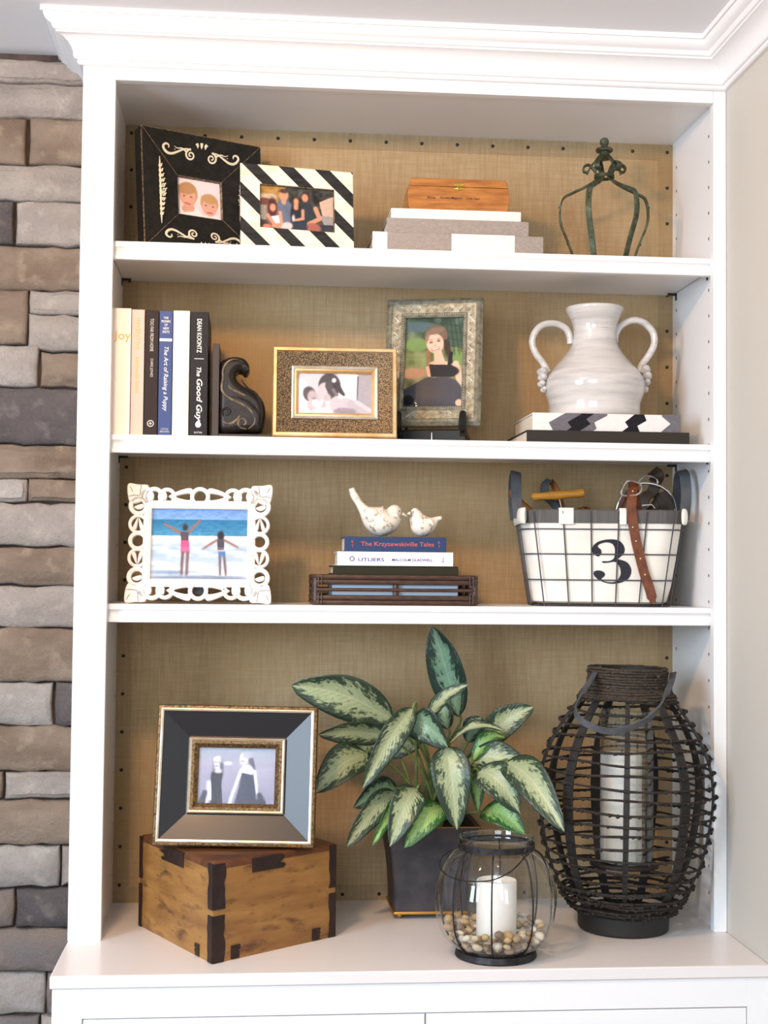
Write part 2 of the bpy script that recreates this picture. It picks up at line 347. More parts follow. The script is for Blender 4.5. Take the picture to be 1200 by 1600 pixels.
# ================================================================ SETTING
XL,XR,SD=0.0,1.12,.29                          # inside of the bookcase, depth to the burlap
OL,OR=-.05,1.137; IL,IR=.008,1.112; ZT=CT+1.533; HC=CT+1.638; SW=.17
S1,S2,S3=CT+1.246,CT+.895,CT+.59
def struct(name,mb,mt,**k):
    o=mb.build(name,mt,None,**k); o['kind']='structure'; return o
struct('ceiling',MB().box((-2.6,-4.2,HC),(OR+.12,.45,HC+.05)),M['ceiling'],smooth=False)
struct('floor',MB().box((-2.6,-4.2,-.05),(OR+.12,.45,0)),M['oakfloor'],smooth=False)
struct('wall_right',MB().box((OR,-4.2,0),(OR+.12,.45,HC)),M['beige'],smooth=False)
# moulding: profile (out, height) swept round the cabinet corner and on along the right wall
CP=[(0,0),(.10,0),(.14,.03),(.14,.09),(.20,.10),(.23,.14),(.24,.24),(.29,.34),(.36,.42),(.46,.49),(.60,.54),(.64,.545),(.64,.585),(.70,.60),(.73,.64),(.75,.69),(.82,.72),(.89,.77),(.93,.83),(.94,.885),(1,.885),(1,1),(0,1)]
CQ,CB=.068,CT+1.556
rings=[]
for px_,py_,sx_,sy_ in ((OL,SW+.02,-1,0),(OL,0,-1,-1),(OR,0,-1,-1),(OR,-4.1,-1,0)):
    rings.append([(px_+sx_*d*CQ, py_+sy_*d*CQ, CB+h*(HC-CB)) for d,h in CP])
struct('trim_1',MB().loft(rings),M['paint'],angle=.45)
# stone wall
wl=struct('wall_left',MB().box((-1.6,SW+.012,0),(OL,SW+.2,HC)),M['mortar'],smooth=False)
rows=[ # (v_top,v_bottom at x~60px), [(u0,u1,mat)...]
 (96,131,[(-190,150,'st_grey')]),(133,186,[(-120,150,'st_grey')]),(188,258,[(-80,40,'st_tan'),(47,150,'st_tan')]),(259,315,[(-140,150,'st_grey')]),
 (317,384,[(-90,22,'st_dark'),(26,150,'st_grey')]),(388,454,[(-160,150,'st_tan')]),(456,540,[(-60,43,'st_tan')]),(543,605,[(-70,60,'st_pale')]),(455,491,[(47,150,'st_grey')]),(493,548,[(45,150,'st_grey')]),
 (552,605,[(64,150,'st_tan')]),(608,694,[(-120,150,'st_dark')]),(697,748,[(-100,150,'st_tan')]),(750,784,[(-50,42,'st_pale'),(46,150,'st_tan')]),(787,853,[(-110,150,'st_grey')]),
 (856,913,[(-150,150,'st_tan')]),(916,979,[(-100,150,'st_grey')]),(982,1064,[(-140,150,'st_tan')]),(1067,1132,[(-60,82,'st_pale'),(88,150,'st_dark')]),(1134,1204,[(-120,150,'st_tan')]),
 (1206,1246,[(-70,4,'st_tan'),(9,150,'st_grey')]),(1249,1318,[(-130,150,'st_tan')]),(1321,1383,[(-90,93,'st_pale'),(97,150,'st_grey')]),(1388,1446,[(-70,22,'st_slate'),(26,150,'st_dark')]),
 (1450,1515,[(-120,150,'st_slate')]),(1519,1583,[(-40,70,'st_pale'),(75,150,'st_slate')]),(1587,1640,[(-90,60,'st_slate'),(64,150,'st_grey')]),(1643,1715,[(-110,150,'st_tan')])]
rs=random.Random(3)
for v0,v1,sts in rows:
    for u0,u1,mk in sts:
        a=aty(60,v0,SW); b=aty(60,v1,SW); z1,z0=a.z,b.z; zc=(z0+z1)/2
        x0=xat(u0,SW,zc); x1=min(xat(u1,SW,zc),OL-.001)
        nx=max(3,int((x1-x0)/.022)); 
        pr=.022+rs.random()*.010
        per=[]
        for i in range(nx): per.append((x0+(x1-x0)*i/nx, z0, 0,-1))
        per.append((x1,z0,.7,-.7)); per.append((x1,zc,1,0)); per.append((x1,z1,.7,.7))
        for i in range(1,nx+1): per.append((x1-(x1-x0)*i/nx, z1, 0,1))
        per.append((x0,zc,-1,0))
        jit=[rs.uniform(-.0026,.0026) for _ in per]; m=MB(); rings=[]
        for ins,yy in ((0,SW+.014),(0.0,SW+.016-pr*.75),(.003,SW+.016-pr*.93),(.010,SW+.016-pr),(.022,SW+.016-pr*1.08)):
            r=[]
            cx=(x0+x1)/2; hw,hh_=(x1-x0)/2,(z1-z0)/2; lim=min(ins,.35*min(hw,hh_))
            for (x,z,dx,dz),j in zip(per,jit):
                jj=j*min(1,hh_/.03); X=cx+(x-cx)*(1-lim/hw)+dx*jj; Z=zc+(z-zc)*(1-lim/hh_)+dz*jj
                r.append((min(X,OL-.0005),yy+rs.uniform(-.0012,.0012)*(ins>0),Z))
            rings.append(r)
        m.loft(rings); m.build('stone',M[mk],wl,angle=1.2)
# ================================================================ BOOKCASE
bc=root('built_in_bookcase','white built-in bookcase with three moulded shelves and a burlap-covered back','bookcase',(0,0,CT))
def part(mb,name,mt,parent,**k): return mb.build(name,mt,parent,world=True,**k)
part(MB().box((OL,0,CT),(IL,.02,ZT+.06)),'stile',M['paint'],bc,bevel=.0012)
part(MB().box((IR,0,CT),(OR-.0005,.02,ZT+.06)),'stile',M['paint'],bc,bevel=.0012)
part(MB().box((IL,0.0003,ZT),(IR,.02,HC-.001)),'top_rail',M['paint'],bc,bevel=.0012)
part(MB().box((OL,.02,CT),(XL,SD+.012,ZT+.03)),'side_panel',M['paint'],bc)
part(MB().box((XR,.02,CT),(OR-.0005,SD+.012,ZT+.03)),'side_panel',M['paint'],bc)
part(MB().box((XL,.02,ZT+.008),(XR,SD+.012,ZT+.03)),'top_panel',M['paint'],bc)
bp=part(MB().box((XL,SD,CT),(XR,SD+.01,ZT+.008)),'burlap_panel',M['burlap'],bc,smooth=False)
hem=MB().box((XL,SD-.0015,ZT-.024),(XR,SD,ZT+.008)).box((XL,SD-.0015,CT),(XL+.03,SD,ZT-.024)).box((XR-.03,SD-.0015,CT),(XR,SD,ZT-.024)).box((XL+.03,SD-.0015,CT),(XR-.03,SD,CT+.03))
part(hem,'hem',M['hem'],bp,smooth=False)
tk=MB().lathe([(.0036,0),(.0034,.0012),(.002,.0024),(.0003,.003)],n=10).xf(Matrix.Rotation(PI/2,4,'X')).build('tack',M['tack'],bp)
tl=[]
for i in range(16): tl.append((.012+i*(XR-.024)/15, ZT-.008))
for i in range(1,21): tl.append((.013,ZT-.008-i*.0745)); tl.append((XR-.012,ZT-.008-i*.0745))
for i in range(1,15): tl.append((.012+i*(XR-.024)/15, CT+.012))
for i,(x,z) in enumerate(tl):
    o=tk if i==0 else copy_part(tk,bp); o.location=(x,SD-.0015,z-CT)
# shelf-pin holes in the side panels
ph=MB()
for sx,xx in ((1,XL),(-1,XR)):
    for yy in (.053,.262):
        for i in range(30):
            z=CT+.06+i*.0492
            r=[(xx+sx*.0004,yy+.0026*math.cos(t),z+.0032*math.sin(t)) for t in [2*PI*j/8 for j in range(8)]]
            ph.add(r,[tuple(range(8))])
part(ph,'pin_hole',M['dark'],bc,smooth=False,kind='stuff')
NP=[(0,-.0005),(-.0006,0),(.012,0),(.012,-.033),(.0015,-.033),(0,-.0318),(0,-.0275),(.0012,-.0258),(.0052,-.0235),(.0055,-.0175),(.0040,-.0135),(.0012,-.0110),(0,-.0100)]
NP=[(.0008,0),(.014,0),(.014,-.033),(.0015,-.033),(0,-.0318),(0,-.0262),(.0016,-.0250),(.0058,-.0225),(.0062,-.0175),(.0045,-.0135),(.0018,-.0108),(0,-.0096),(0,-.0008)]
for S in (S1,S2,S3):
    m=MB(); n0=len(NP)
    m.loft([[(xx,.025+a,S+b) for a,b in NP] for xx in (XL+.0015,XR-.003)])
    sh=part(m,'shelf',M['paint'],bc,angle=.5)
    part(MB().box((XL+.0015,.039,S-.02),(XR-.003,SD-.003,S)),'shelf_board',M['paint'],sh)
    for xx,sg in ((XL,1),(XR,-1)):
        for yy in (.06,.262):
            part(MB().box((xx,yy-.003,S-.0245),(xx+sg*.018,yy+.003,S-.0203)).box((xx,yy-.003,S-.034),(xx+sg*.002,yy+.003,S-.0203)),'shelf_clip',M['dark'],sh)
# countertop and base cabinet
FY=-.22
ct=MB().box((OL,FY,CT-.021),(OR-.0005,SD+.012,CT)).build('countertop',M['counter'],bevel=.0025); tag(ct,'white painted countertop slab between bookcase and base cabinet','countertop')
bs=root('base_cabinet','white base cabinet with inset doors under the countertop','cabinet',((OL+OR)/2,0,0))
F0=FY+.004; dz=CT-.069; XA,XB,XM=.002,1.098,.556
g=MB().box((OL+.004,F0,.1),(XA,F0+.02,CT-.0212)).box((XB,F0,.1),(OR-.001,F0+.02,CT-.0212)).box((XA,F0,dz),(XB,F0+.02,CT-.0212)).box((XA,F0,.1),(XB,F0+.02,.16))
part(g,'face_frame',M['paint'],bs,bevel=.0005)
for a,b_ in ((XA,XM),(XM,XB)):
    d=part(MB().box((a+.0018,F0+.0005,.162),(b_-.0012,F0+.02,dz-.0018)),'door',M['paint'],bs,bevel=.001)
    sgn=1 if a==XA else -1; kx=(b_-.04) if a==XA else (a+.04)
    part(MB().lathe([(.006,0),(.005,.012),(.013,.018),(.014,.024),(.006,.029)],n=16).xf(Matrix.Translation((kx,F0+.0005,.6))@Matrix.Rotation(PI/2,4,'X')),'knob',M['iron'],d)
part(MB().box((OL+.004,F0+.02,.1),(OL+.02,SW,CT-.0212)),'side_panel',M['paint'],bs)
part(MB().box((OL+.02,F0+.07,0),(OR-.001,F0+.08,.1)),'toe_kick',M['paint'],bs)
# ================================================================ FRAMES
def paint(ops, w_, h_, y, parent, nx=150, name='photograph'):
    ny=max(8,int(nx*h_/w_)); u=np.linspace(0,1,nx+1); v=np.linspace(0,1,ny+1); U,V=np.meshgrid(u,v); asp=w_/h_
    C=np.zeros(U.shape+(3,)); rng=np.random.RandomState(5)
    for op in ops:
        k=op[0]
        if k=='grad':                       # top, bottom, v0(top) .. v1
            _,ct_,cb_,a,b_=op; t=np.clip((1-V-a)/(b_-a),0,1)[...,None]; msk=((1-V)>=a-1e-6)[...,None]
            C=np.where(msk,np.array(ct_)*(1-t)+np.array(cb_)*t,C); continue
        if k=='noise':
            _,amt,fx,fy=op; g=rng.rand(fy+2,fx+2); gx=U*fx; gy=V*fy; i=gx.astype(int); j=gy.astype(int); a=gx-i; b_=gy-j
            a=a*a*(3-2*a); b_=b_*b_*(3-2*b_)
            nn=(g[j,i]*(1-a)+g[j,i+1]*a)*(1-b_)+(g[j+1,i]*(1-a)+g[j+1,i+1]*a)*b_; C=np.clip(C+((nn-.5)*amt)[...,None],0,255); continue
        X=U; Y=1-V
        if k=='e':                          # ellipse cx cy rx ry rot col (rx, ry as fraction of width)
            _,cx,cy,rx,ry,rot,col=op; dx=X-cx; dy=(Y-cy)/asp; c,s=math.cos(math.radians(rot)),math.sin(math.radians(rot))
            q=np.sqrt(((dx*c+dy*s)/rx)**2+((-dx*s+dy*c)/ry)**2); soft=.022/min(rx,ry); al=np.clip((1-q)/soft+.5,0,1)
        elif k=='l':                        # capsule x0 y0 x1 y1 r0 r1 col
            _,x0,y0,x1,y1,r0,r1,col=op; ax,ay=x1-x0,(y1-y0)/asp; dx=X-x0; dy=(Y-y0)/asp; t=np.clip((dx*ax+dy*ay)/(ax*ax+ay*ay+1e-9),0,1)
            d=np.hypot(dx-ax*t,dy-ay*t); r=r0+(r1-r0)*t; al=np.clip((r-d)/.018+.5,0,1)
        elif k=='p':                        # convex or concave polygon
            _,pts,col=op; ins=np.zeros(X.shape,bool)
            for i in range(len(pts)):
                (x0,y0),(x1,y1)=pts[i],pts[i-1]
                with np.errstate(divide='ignore',invalid='ignore'):
                    ins^=((y0>Y)!=(y1>Y))&(X<(x1-x0)*(Y-y0)/(y1-y0+1e-12)+x0)
            al=ins.astype(float)
        C=C*(1-al[...,None])+np.array(col,float)*al[...,None]
    C=C/255; L=np.where(C<=.04045,C/12.92,((C+.055)/1.055)**2.4)
    me=bpy.data.meshes.new(name); n=nx+1
    vs=np.stack([(U-.5)*w_,np.full(U.shape,y),V*h_],-1).reshape(-1,3)
    idx=np.arange((nx+1)*(ny+1)).reshape(ny+1,nx+1); F=np.stack([idx[:-1,:-1],idx[:-1,1:],idx[1:,1:],idx[1:,:-1]],-1).reshape(-1,4)
    me.from_pydata(vs.tolist(),[],F.tolist()); at=me.color_attributes.new('Col','FLOAT_COLOR','POINT')
    at.data.foreach_set('color',np.concatenate([L.reshape(-1,3),np.ones((L.size//3,1))],1).ravel()); me.materials.append(M['print'])
    o=bpy.data.objects.new(name,me); COL.objects.link(o); o.parent=parent
    MB().box((-w_/2,y-.0022,0),(w_/2,y-.0012,h_)).build('glass_pane',M['pane'],o,smooth=False)
    return o
def ring(prof, w_, h_, name, mt, parent, **k):
    rings=[]
    for a,b_ in ((-1,0),(1,0),(1,1),(-1,1)):
        rings.append([(a*(w_/2-i), -n, (i if b_==0 else h_-i)) for i,n in prof])
    return MB().loft(rings,closed=True).build(name,mt,parent,angle=k.pop('angle',.35),**k)
def place(name,label,z0,uL,yL,uR,yR,vTL,lean,roll=0,cat='picture frame'):
    xl,xr=xat(uL,yL,z0),xat(uR,yR,z0); wd=math.hypot(xr-xl,yR-yL); rz=math.atan2(yR-yL,xr-xl)
    a,b_=.02,.8; bk=Vector((-math.sin(rz),math.cos(rz),0))
    for _ in range(40):
        h=(a+b_)/2; p=Vector((xl,yL,z0))+(Vector((0,0,1))*math.cos(lean)+bk*math.sin(lean))*h
        if proj(p)[1]>vTL: a=h
        else: b_=h
    o=root(name,label,cat,((xl+xr)/2,(yL+yR)/2,z0)); e=Euler((0,0,rz)).to_matrix()@Euler((-lean,0,0)).to_matrix()@Euler((0,roll,0)).to_matrix()
    o.rotation_euler=e.to_euler(); return o,wd,h
def backing(o,w_,h_,t,ins=.004,strut=True,lean=.2):
    MB().box((-w_/2+ins,-t,ins),(w_/2-ins,-.0002,h_-ins)).build('backing_board',M['base_blk'],o)
    if strut:
        L=h_*.62; a=lean+.16
        MB().box((-.02,0,0),(.02,.003,L)).xf(Matrix.Translation((0,.0005,h_*.7))@Matrix.Rotation(PI-0,4,'X')@Matrix.Rotation(.0,4,'X')).xf(Matrix.Identity(4)).build('strut',M['base_blk'],o)
def spiral(c,r0,turns,a0,sgn=1,n=26,r1=.12):
    out=[]
    for i in range(n):
        t=i/(n-1); a=a0+sgn*turns*2*PI*t; r=r0*(1-(1-r1)*t); out.append((c[0]+r*math.cos(a),c[1]+r*math.sin(a)))
    return out
# --- 1 black frame with cream scrolls
o,W_,H_=place('picture_frame','black dished picture frame with cream scrolls holding a photo of two blond boys',S1,216,.10,404,.215,204,.12)
B=.079; t0,t1=.03,.012
ring([(0,0),(0,t0),(.002,t0+.001),(B,t1),(B,t1-.008),(.004,0)],W_,H_,'moulding',M['black_paint'],o)
for a,b_ in ((-1,0),(1,0),(1,1),(-1,1)):
    q=lambda i,n:(a*(W_/2-i),-n-.0002,(i if b_==0 else H_-i))
    MB().tube([q(.002,t0+.001),q(B,t1)],.0006,5).build('worn_mitre',M['worn_edge'],o)
ring([(-.0004,t0-.001),(.0008,t0+.0014),(.0016,t0+.0008)],W_,H_,'worn_rim',M['worn_edge'],o)
ring([(B,t1+.0006),(B+.0008,t1+.0006),(B+.0008,t1-.009),(B,t1-.009)],W_,H_,'inner_lip',M['worn_edge'],o)
pw,phh=W_-2*B,H_-2*B
backing(o,W_,H_,.002)
ph_=paint([('grad',(250,240,244),(244,222,226),0,1),('noise',6,5,5),
 ('e',.30,1.0,.30,.26,10,(250,244,246)),('e',.78,1.08,.24,.22,0,(250,244,246)),('e',.28,.38,.205,.235,-8,(206,160,118)),('e',.27,.48,.175,.21,-6,(232,176,150)),('l',.2,.78,.33,.74,.07,.08,(226,170,146)),
 ('e',.25,.27,.20,.12,-5,(196,150,104)),('e',.19,.46,.018,.01,0,(70,50,50)),('e',.34,.47,.018,.01,0,(70,50,50)),('l',.21,.64,.31,.65,.012,.012,(196,90,90)),('e',.26,.55,.02,.022,0,(244,170,150)),
 ('e',.74,.56,.20,.20,8,(212,166,116)),('e',.74,.66,.165,.19,6,(236,180,156)),('e',.74,.46,.18,.09,6,(208,164,112)),('e',.66,.62,.017,.01,0,(60,60,80)),('e',.82,.63,.017,.01,0,(60,60,80)),('l',.69,.80,.79,.80,.012,.012,(200,96,96)),('e',.74,.72,.02,.02,0,(246,176,154))],
 pw+.002,phh+.002,-.0035,o); ph_.location=(0,0,B-.001)
slope=math.atan2(t0-t1,B)
def scroll_band(cz,flip,hz):                # two mirrored scrolls and three drops lying on a horizontal rail
    m=MB()
    for sg in (-1,1):
        pts=spiral((sg*.022,0),.011,1.6,PI/2 if True else 0,-sg,24)
        rad=[.0011+.0010*(1-i/23) for i in range(24)]
        tail=[(sg*.022,.011),(sg*.034,.010),(sg*.046,.004),(sg*.058,-.002),(sg*.068,-.003),(sg*.076,.002),(sg*.079,.009),(sg*.074,.014),(sg*.068,.012),(sg*.068,.007)]
        tl_=[(p.x,p.y) for p in catmull([(a,b_,0) for a,b_ in tail],4)]
        m.tube([(a,0,b_) for a,b_ in pts],rad,6,flat=.5); n_=len(tl_); m.tube([(a,0,b_) for a,b_ in tl_],[.0009+.0017*math.sin(PI*(i+.5)/n_) for i in range(n_)],6)
        t3=[(sg*.030,.004),(sg*.040,.010),(sg*.050,.009),(sg*.057,.012)]; t3=[(p.x,p.y) for p in catmull([(a,b_,0) for a,b_ in t3],4)]
        m.tube([(a,0,b_) for a,b_ in t3],[.0016*(1-i/len(t3))+.0003 for i in range(len(t3))],6); m.ball((sg*.055,0,.006),.0011,6,4)
    for dx,hh,rt in ((-.008,.007,.35),(0,.010,0),(.008,.007,-.35)):
        m.tube([(dx-rt*.008,0,.026 if hh>.008 else .024),(dx,0,.020),(dx,0,.015)],[.0034,.0026,.0005],7)
    mm=Matrix.Identity(4)
    if flip: mm=Matrix.Scale(-1,4,(0,0,1))
    # tilt to the slope of the rail
    tilt=Matrix.Rotation(slope*(1 if not flip else -1),4,'X')
    m.xf(Matrix.Diagonal((1,.45,1,1))).xf(mm).xf(Matrix.Translation((0,-(t0+t1)/2-.0016,hz))@tilt)
    m.build('scroll_ornament',M['cream'],o)
scroll_band(0,False,H_-B*.5); scroll_band(0,True,B*.5)
for sg in (-1,1):                            # filigree on the side rails
    m=MB(); Lf=H_*.28
    m.tube([(0,0,-Lf),(0,0,-Lf*.8),(0,0,0),(0,0,Lf*.8),(0,0,Lf)],[.0005,.0016,.002,.0016,.0005],6)
    for k in range(-5,6):
        z=k*Lf*.145; r_=.0095*(1-abs(k)/7.5)
        for s2 in (-1,1):
            pts=spiral((s2*r_*.62,z),r_*.55,1.2,PI if s2>0 else 0,s2*(1 if k>=0 else -1),14)
            m.tube([(a,0,b_) for a,b_ in pts],.0013,5)
            m.ball((s2*r_*1.15,0,z+.003),.0015,5,4)
    m.xf(Matrix.Diagonal((1,.45,1,1))).xf(Matrix.Translation((sg*(W_/2-B*.5),-(t0+t1)/2-.0016,H_/2))@Matrix.Rotation(sg*slope,4,'Z'))
    m.build('filigree_ornament',M['cream'],o)
# --- 2 bone and horn striped frame
o,W_,H_=place('picture_frame','black and cream diagonally striped bone-inlay picture frame with a family photo',S1,374,.045,550,.085,259,.10)
T=.014; B=.036
ring([(.0006,0),(.0006,T-.0006),(B-.0006,T-.0006),(B-.0006,0)],W_,H_,'frame_core',M['horn'],o)
def clip(poly,a,b_,c,keep):
    out=[]
    for i in range(len(poly)):
        p,q=poly[i],poly[(i+1)%len(poly)]; dp=(a*p[0]+b_*p[1]-c)*keep; dq=(a*q[0]+b_*q[1]-c)*keep
        if dp>=0: out.append(p)
        if dp*dq<0: t=dp/(dp-dq); out.append((p[0]+(q[0]-p[0])*t,p[1]+(q[1]-p[1])*t))
    return out
kk=.95; per=.0655; off=.019
for rect in (((-W_/2,H_-B),(W_/2,H_)),((-W_/2,0),(W_/2,B)),((-W_/2,B),(-W_/2+B,H_-B)),((W_/2-B,B),(W_/2,H_-B))):
    (x0,z0),(x1,z1)=rect; R4=[(x0,z0),(x1,z0),(x1,z1),(x0,z1)]
    for i in range(-6,9):
        for a,b_,mk,nm in ((0,.58,'bone','bone_strip'),(.58,1,'horn','black_strip')):
            p=clip(clip(R4,kk,1,off+(i+a)*per+.0002,1),kk,1,off+(i+b_)*per-.0002,-1)
            if len(p)>=3 and abs(sum(p[j][0]*p[(j+1)%len(p)][1]-p[(j+1)%len(p)][0]*p[j][1] for j in range(len(p))))>4e-6:
                MB().prism(p,-T-.0004,-T+.003).build(nm,M[mk],o,smooth=False)
backing(o,W_,H_,.002)
ring([(B-.0002,T-.001),(B+.0012,T-.001),(B+.0012,.004),(B-.0002,.004)],W_,H_,'inner_lip',M['worn_edge'],o)
f1=(214,150,118); hr=(58,40,38)
ph_=paint([('grad',(60,62,58),(96,84,74),0,1),('noise',60,16,10),('p',[(0,0),(.36,0),(.30,.42),(0,.62)],(176,134,72)),('noise',50,22,14),('e',.10,.28,.12,.05,0,(196,180,150)),('e',.18,.25,.06,.04,0,(190,170,140)),('e',.08,.38,.10,.05,0,(116,70,62)),('e',.06,.62,.09,.10,0,(150,150,136)),
 ('p',[(.80,.30),(1,.14),(1,.62),(.84,.60)],(206,176,156)),('p',[(.80,.6),(1,.62),(1,.86),(.86,.80)],(160,152,146)),('p',[(0,.85),(1,.80),(1,1),(0,1)],(58,60,72)),
 ('e',.33,.62,.13,.20,0,(104,112,130)),('l',.27,.5,.22,.75,.06,.05,(104,112,130)),('l',.40,.5,.44,.72,.05,.05,(100,108,126)),('e',.33,.20,.058,.075,0,f1),('e',.33,.11,.055,.03,0,(84,60,56)),('l',.33,.3,.33,.36,.03,.03,f1),
 ('e',.62,.62,.12,.20,0,(52,60,66)),('l',.75,.46,.80,.66,.032,.028,f1),('l',.80,.68,.66,.80,.028,.024,f1),('e',.615,.20,.055,.07,0,(70,46,44)),('e',.61,.23,.042,.055,0,f1),('e',.72,.88,.10,.06,10,(170,100,86)),('e',.63,.94,.07,.04,20,(176,108,94)),
 ('e',.50,.62,.085,.17,0,(44,46,54)),('e',.495,.33,.048,.085,0,(74,50,44)),('e',.493,.33,.034,.045,0,f1),('l',.49,.42,.49,.47,.03,.03,f1),('l',.58,.52,.58,.68,.022,.020,f1),('l',.58,.70,.46,.76,.020,.018,f1),('e',.50,.90,.14,.08,0,(54,62,74)),('e',.455,.70,.02,.04,0,(210,210,214)),
 ('e',.18,.62,.085,.17,0,(150,100,96)),('e',.18,.50,.062,.13,0,(78,48,46)),('e',.185,.50,.040,.052,0,f1),('p',[(.16,.70),(.27,.66),(.30,.84),(.20,.86)],(240,214,226)),('l',.12,.68,.20,.86,.022,.02,f1),('l',.28,.60,.30,.84,.022,.02,f1),('l',.20,.90,.36,.92,.03,.03,f1),('e',.37,.90,.075,.055,-20,(238,202,198)),('e',.11,.94,.06,.04,0,(214,130,106)),('noise',14,60,40)],
 W_-2*B+.002,H_-2*B+.002,-.0075,o,190); ph_.location=(0,0,B-.001)
# --- 3 shagreen and gold frame
o,W_,H_=place('picture_frame','gold-edged dark shagreen picture frame with a photo of a girl kissing a baby',S2,425,.055,619,.050,546,.13)
T=.02
ring([(0,0),(0,T),(.002,T+.003),(.007,T+.003),(.0085,T)],W_,H_,'outer_trim',M['gold'],o)
ring([(.0085,T-.004),(.0085,T),(.036,T-.006),(.036,T-.012)],W_,H_,'dotted_panel',M['shagreen'],o)
ring([(.035,T-.012),(.035,T-.003),(.0375,T-.002),(.040,T-.003),(.040,T-.007)],W_,H_,'inner_trim',M['silver_gold'],o)
ring([(.040,T-.014),(.040,T-.0055),(.043,T-.005),(.047,T-.009),(.047,T-.014)],W_,H_,'inner_bead',M['gold'],o)
backing(o,W_,H_,.003); B=.046
ph_=paint([('grad',(206,198,202),(226,220,224),0,1),('p',[(.55,0),(.80,0),(.80,.85),(.55,.9)],(238,232,238)),('p',[(.82,0),(1,0),(1,1),(.8,1)],(170,164,170)),('l',.815,.08,.80,.7,.008,.006,(84,80,84)),('e',.12,.30,.30,.28,0,(206,200,204)),
 ('e',.02,.75,.16,.34,0,(244,236,240)),('e',.16,.52,.085,.11,-20,(96,88,92)),('e',.21,.60,.075,.10,-15,(186,172,176)),('e',.26,.80,.13,.11,10,(196,184,188)),('e',.24,.74,.05,.05,0,(226,216,220)),('l',.28,.84,.34,.64,.03,.022,(222,212,216)),('e',.22,.62,.02,.008,0,(120,108,112)),
 ('e',.40,.95,.2,.06,0,(236,228,232)),('e',.43,.30,.15,.17,0,(84,78,82)),('e',.35,.44,.085,.12,10,(204,192,196)),('l',.44,.30,.50,.66,.07,.045,(90,82,86)),('l',.52,.30,.62,.52,.05,.02,(76,70,74)),('l',.48,.4,.58,.7,.02,.03,(128,118,122)),('e',.49,.17,.028,.03,0,(244,240,244)),
 ('e',.40,.60,.05,.05,0,(192,180,184)),('l',.55,.76,.78,.80,.12,.08,(200,190,196)),('l',.72,.76,.96,.98,.06,.045,(190,180,186)),('l',.80,.70,.98,.90,.03,.025,(206,198,204)),('e',.58,.58,.03,.025,0,(240,236,240)),('e',.64,.95,.16,.06,0,(150,142,148)),('l',.55,.86,.75,.90,.012,.012,(160,150,156)),('noise',8,40,24)],
 W_-2*B,H_-2*B,-.0075,o,170); ph_.location=(0,0,B)
# --- 4 ornate silver frame on black easel
ez=S2+.034
o,W_,H_=place('picture_frame','ornate silver picture frame on black easel, photo of a girl in black',ez,600,.165,752,.115,473,.16)
T=.022
ring([(0,0),(0,T*.7),(.003,T*.85),(.006,T)],W_,H_,'outer_edge',M['silver_orn'],o)
ring([(.006,T-.004),(.006,T),(.010,T+.002),(.013,T),(.030,T-.004),(.030,T-.010)],W_,H_,'moulding',M['silver_orn'],o)
ring([(.030,T-.012),(.030,T-.002),(.032,T-.001),(.034,T-.002),(.038,T-.006),(.038,T-.012)],W_,H_,'inner_trim',M['silver_orn'],o)
rel=MB()
for z_,flip in ((.0215,0),(H_-.0215,1)):
    n_=5
    for i in range(n_):
        x=-W_/2+.03+(W_-.06)*i/(n_-1); rel.tube([(a,-T+.0015,b_) for a,b_ in spiral((x,z_),.0062,1.7,0,1 if i%2 else -1,18)],.0009,5)
        if i<n_-1:
            xm=x+(W_-.06)/(n_-1)/2; rel.tube([(x+.006,-T+.0015,z_+.003),(xm,-T+.001,z_-.005),(xm+.012,-T+.0015,z_+.004)],[.0006,.0016,.0006],5)
for sx in (-1,1):
    n_=8
    for i in range(1,n_-1):
        z_=.0215+(H_-.043)*i/(n_-1); x=sx*(W_/2-.0215); rel.tube([(a,-T+.0015,b_) for a,b_ in spiral((x,z_),.0062,1.7,PI/2,1 if i%2 else -1,18)],.0009,5)
        rel.tube([(x+.005,-T+.0015,z_+.004),(x-.004,-T+.001,z_+.013),(x+.002,-T+.0015,z_+.019)],[.0006,.0014,.0006],5)
rel.build('scroll_relief',M['relief'],o)
bd=MB()
n_=26
for i in range(n_+1):
    for z_ in (.034,H_-.034): bd.ball((-(W_/2-.034)+(W_-.068)*i/n_,-T+.001,z_),.0013,5,4)
for i in range(1,36):
    for sx in (-1,1): bd.ball((sx*(W_/2-.034),-T+.001,.034+(H_-.068)*i/36),.0013,5,4)
bd.build('beading',M['relief'],o); bd=None
MB().box((-W_/2+.004,-.003,.004),(W_/2-.004,-.0002,H_-.004)).build('backing_board',M['base_blk'],o); B=.0375
gsk=(240,190,166)
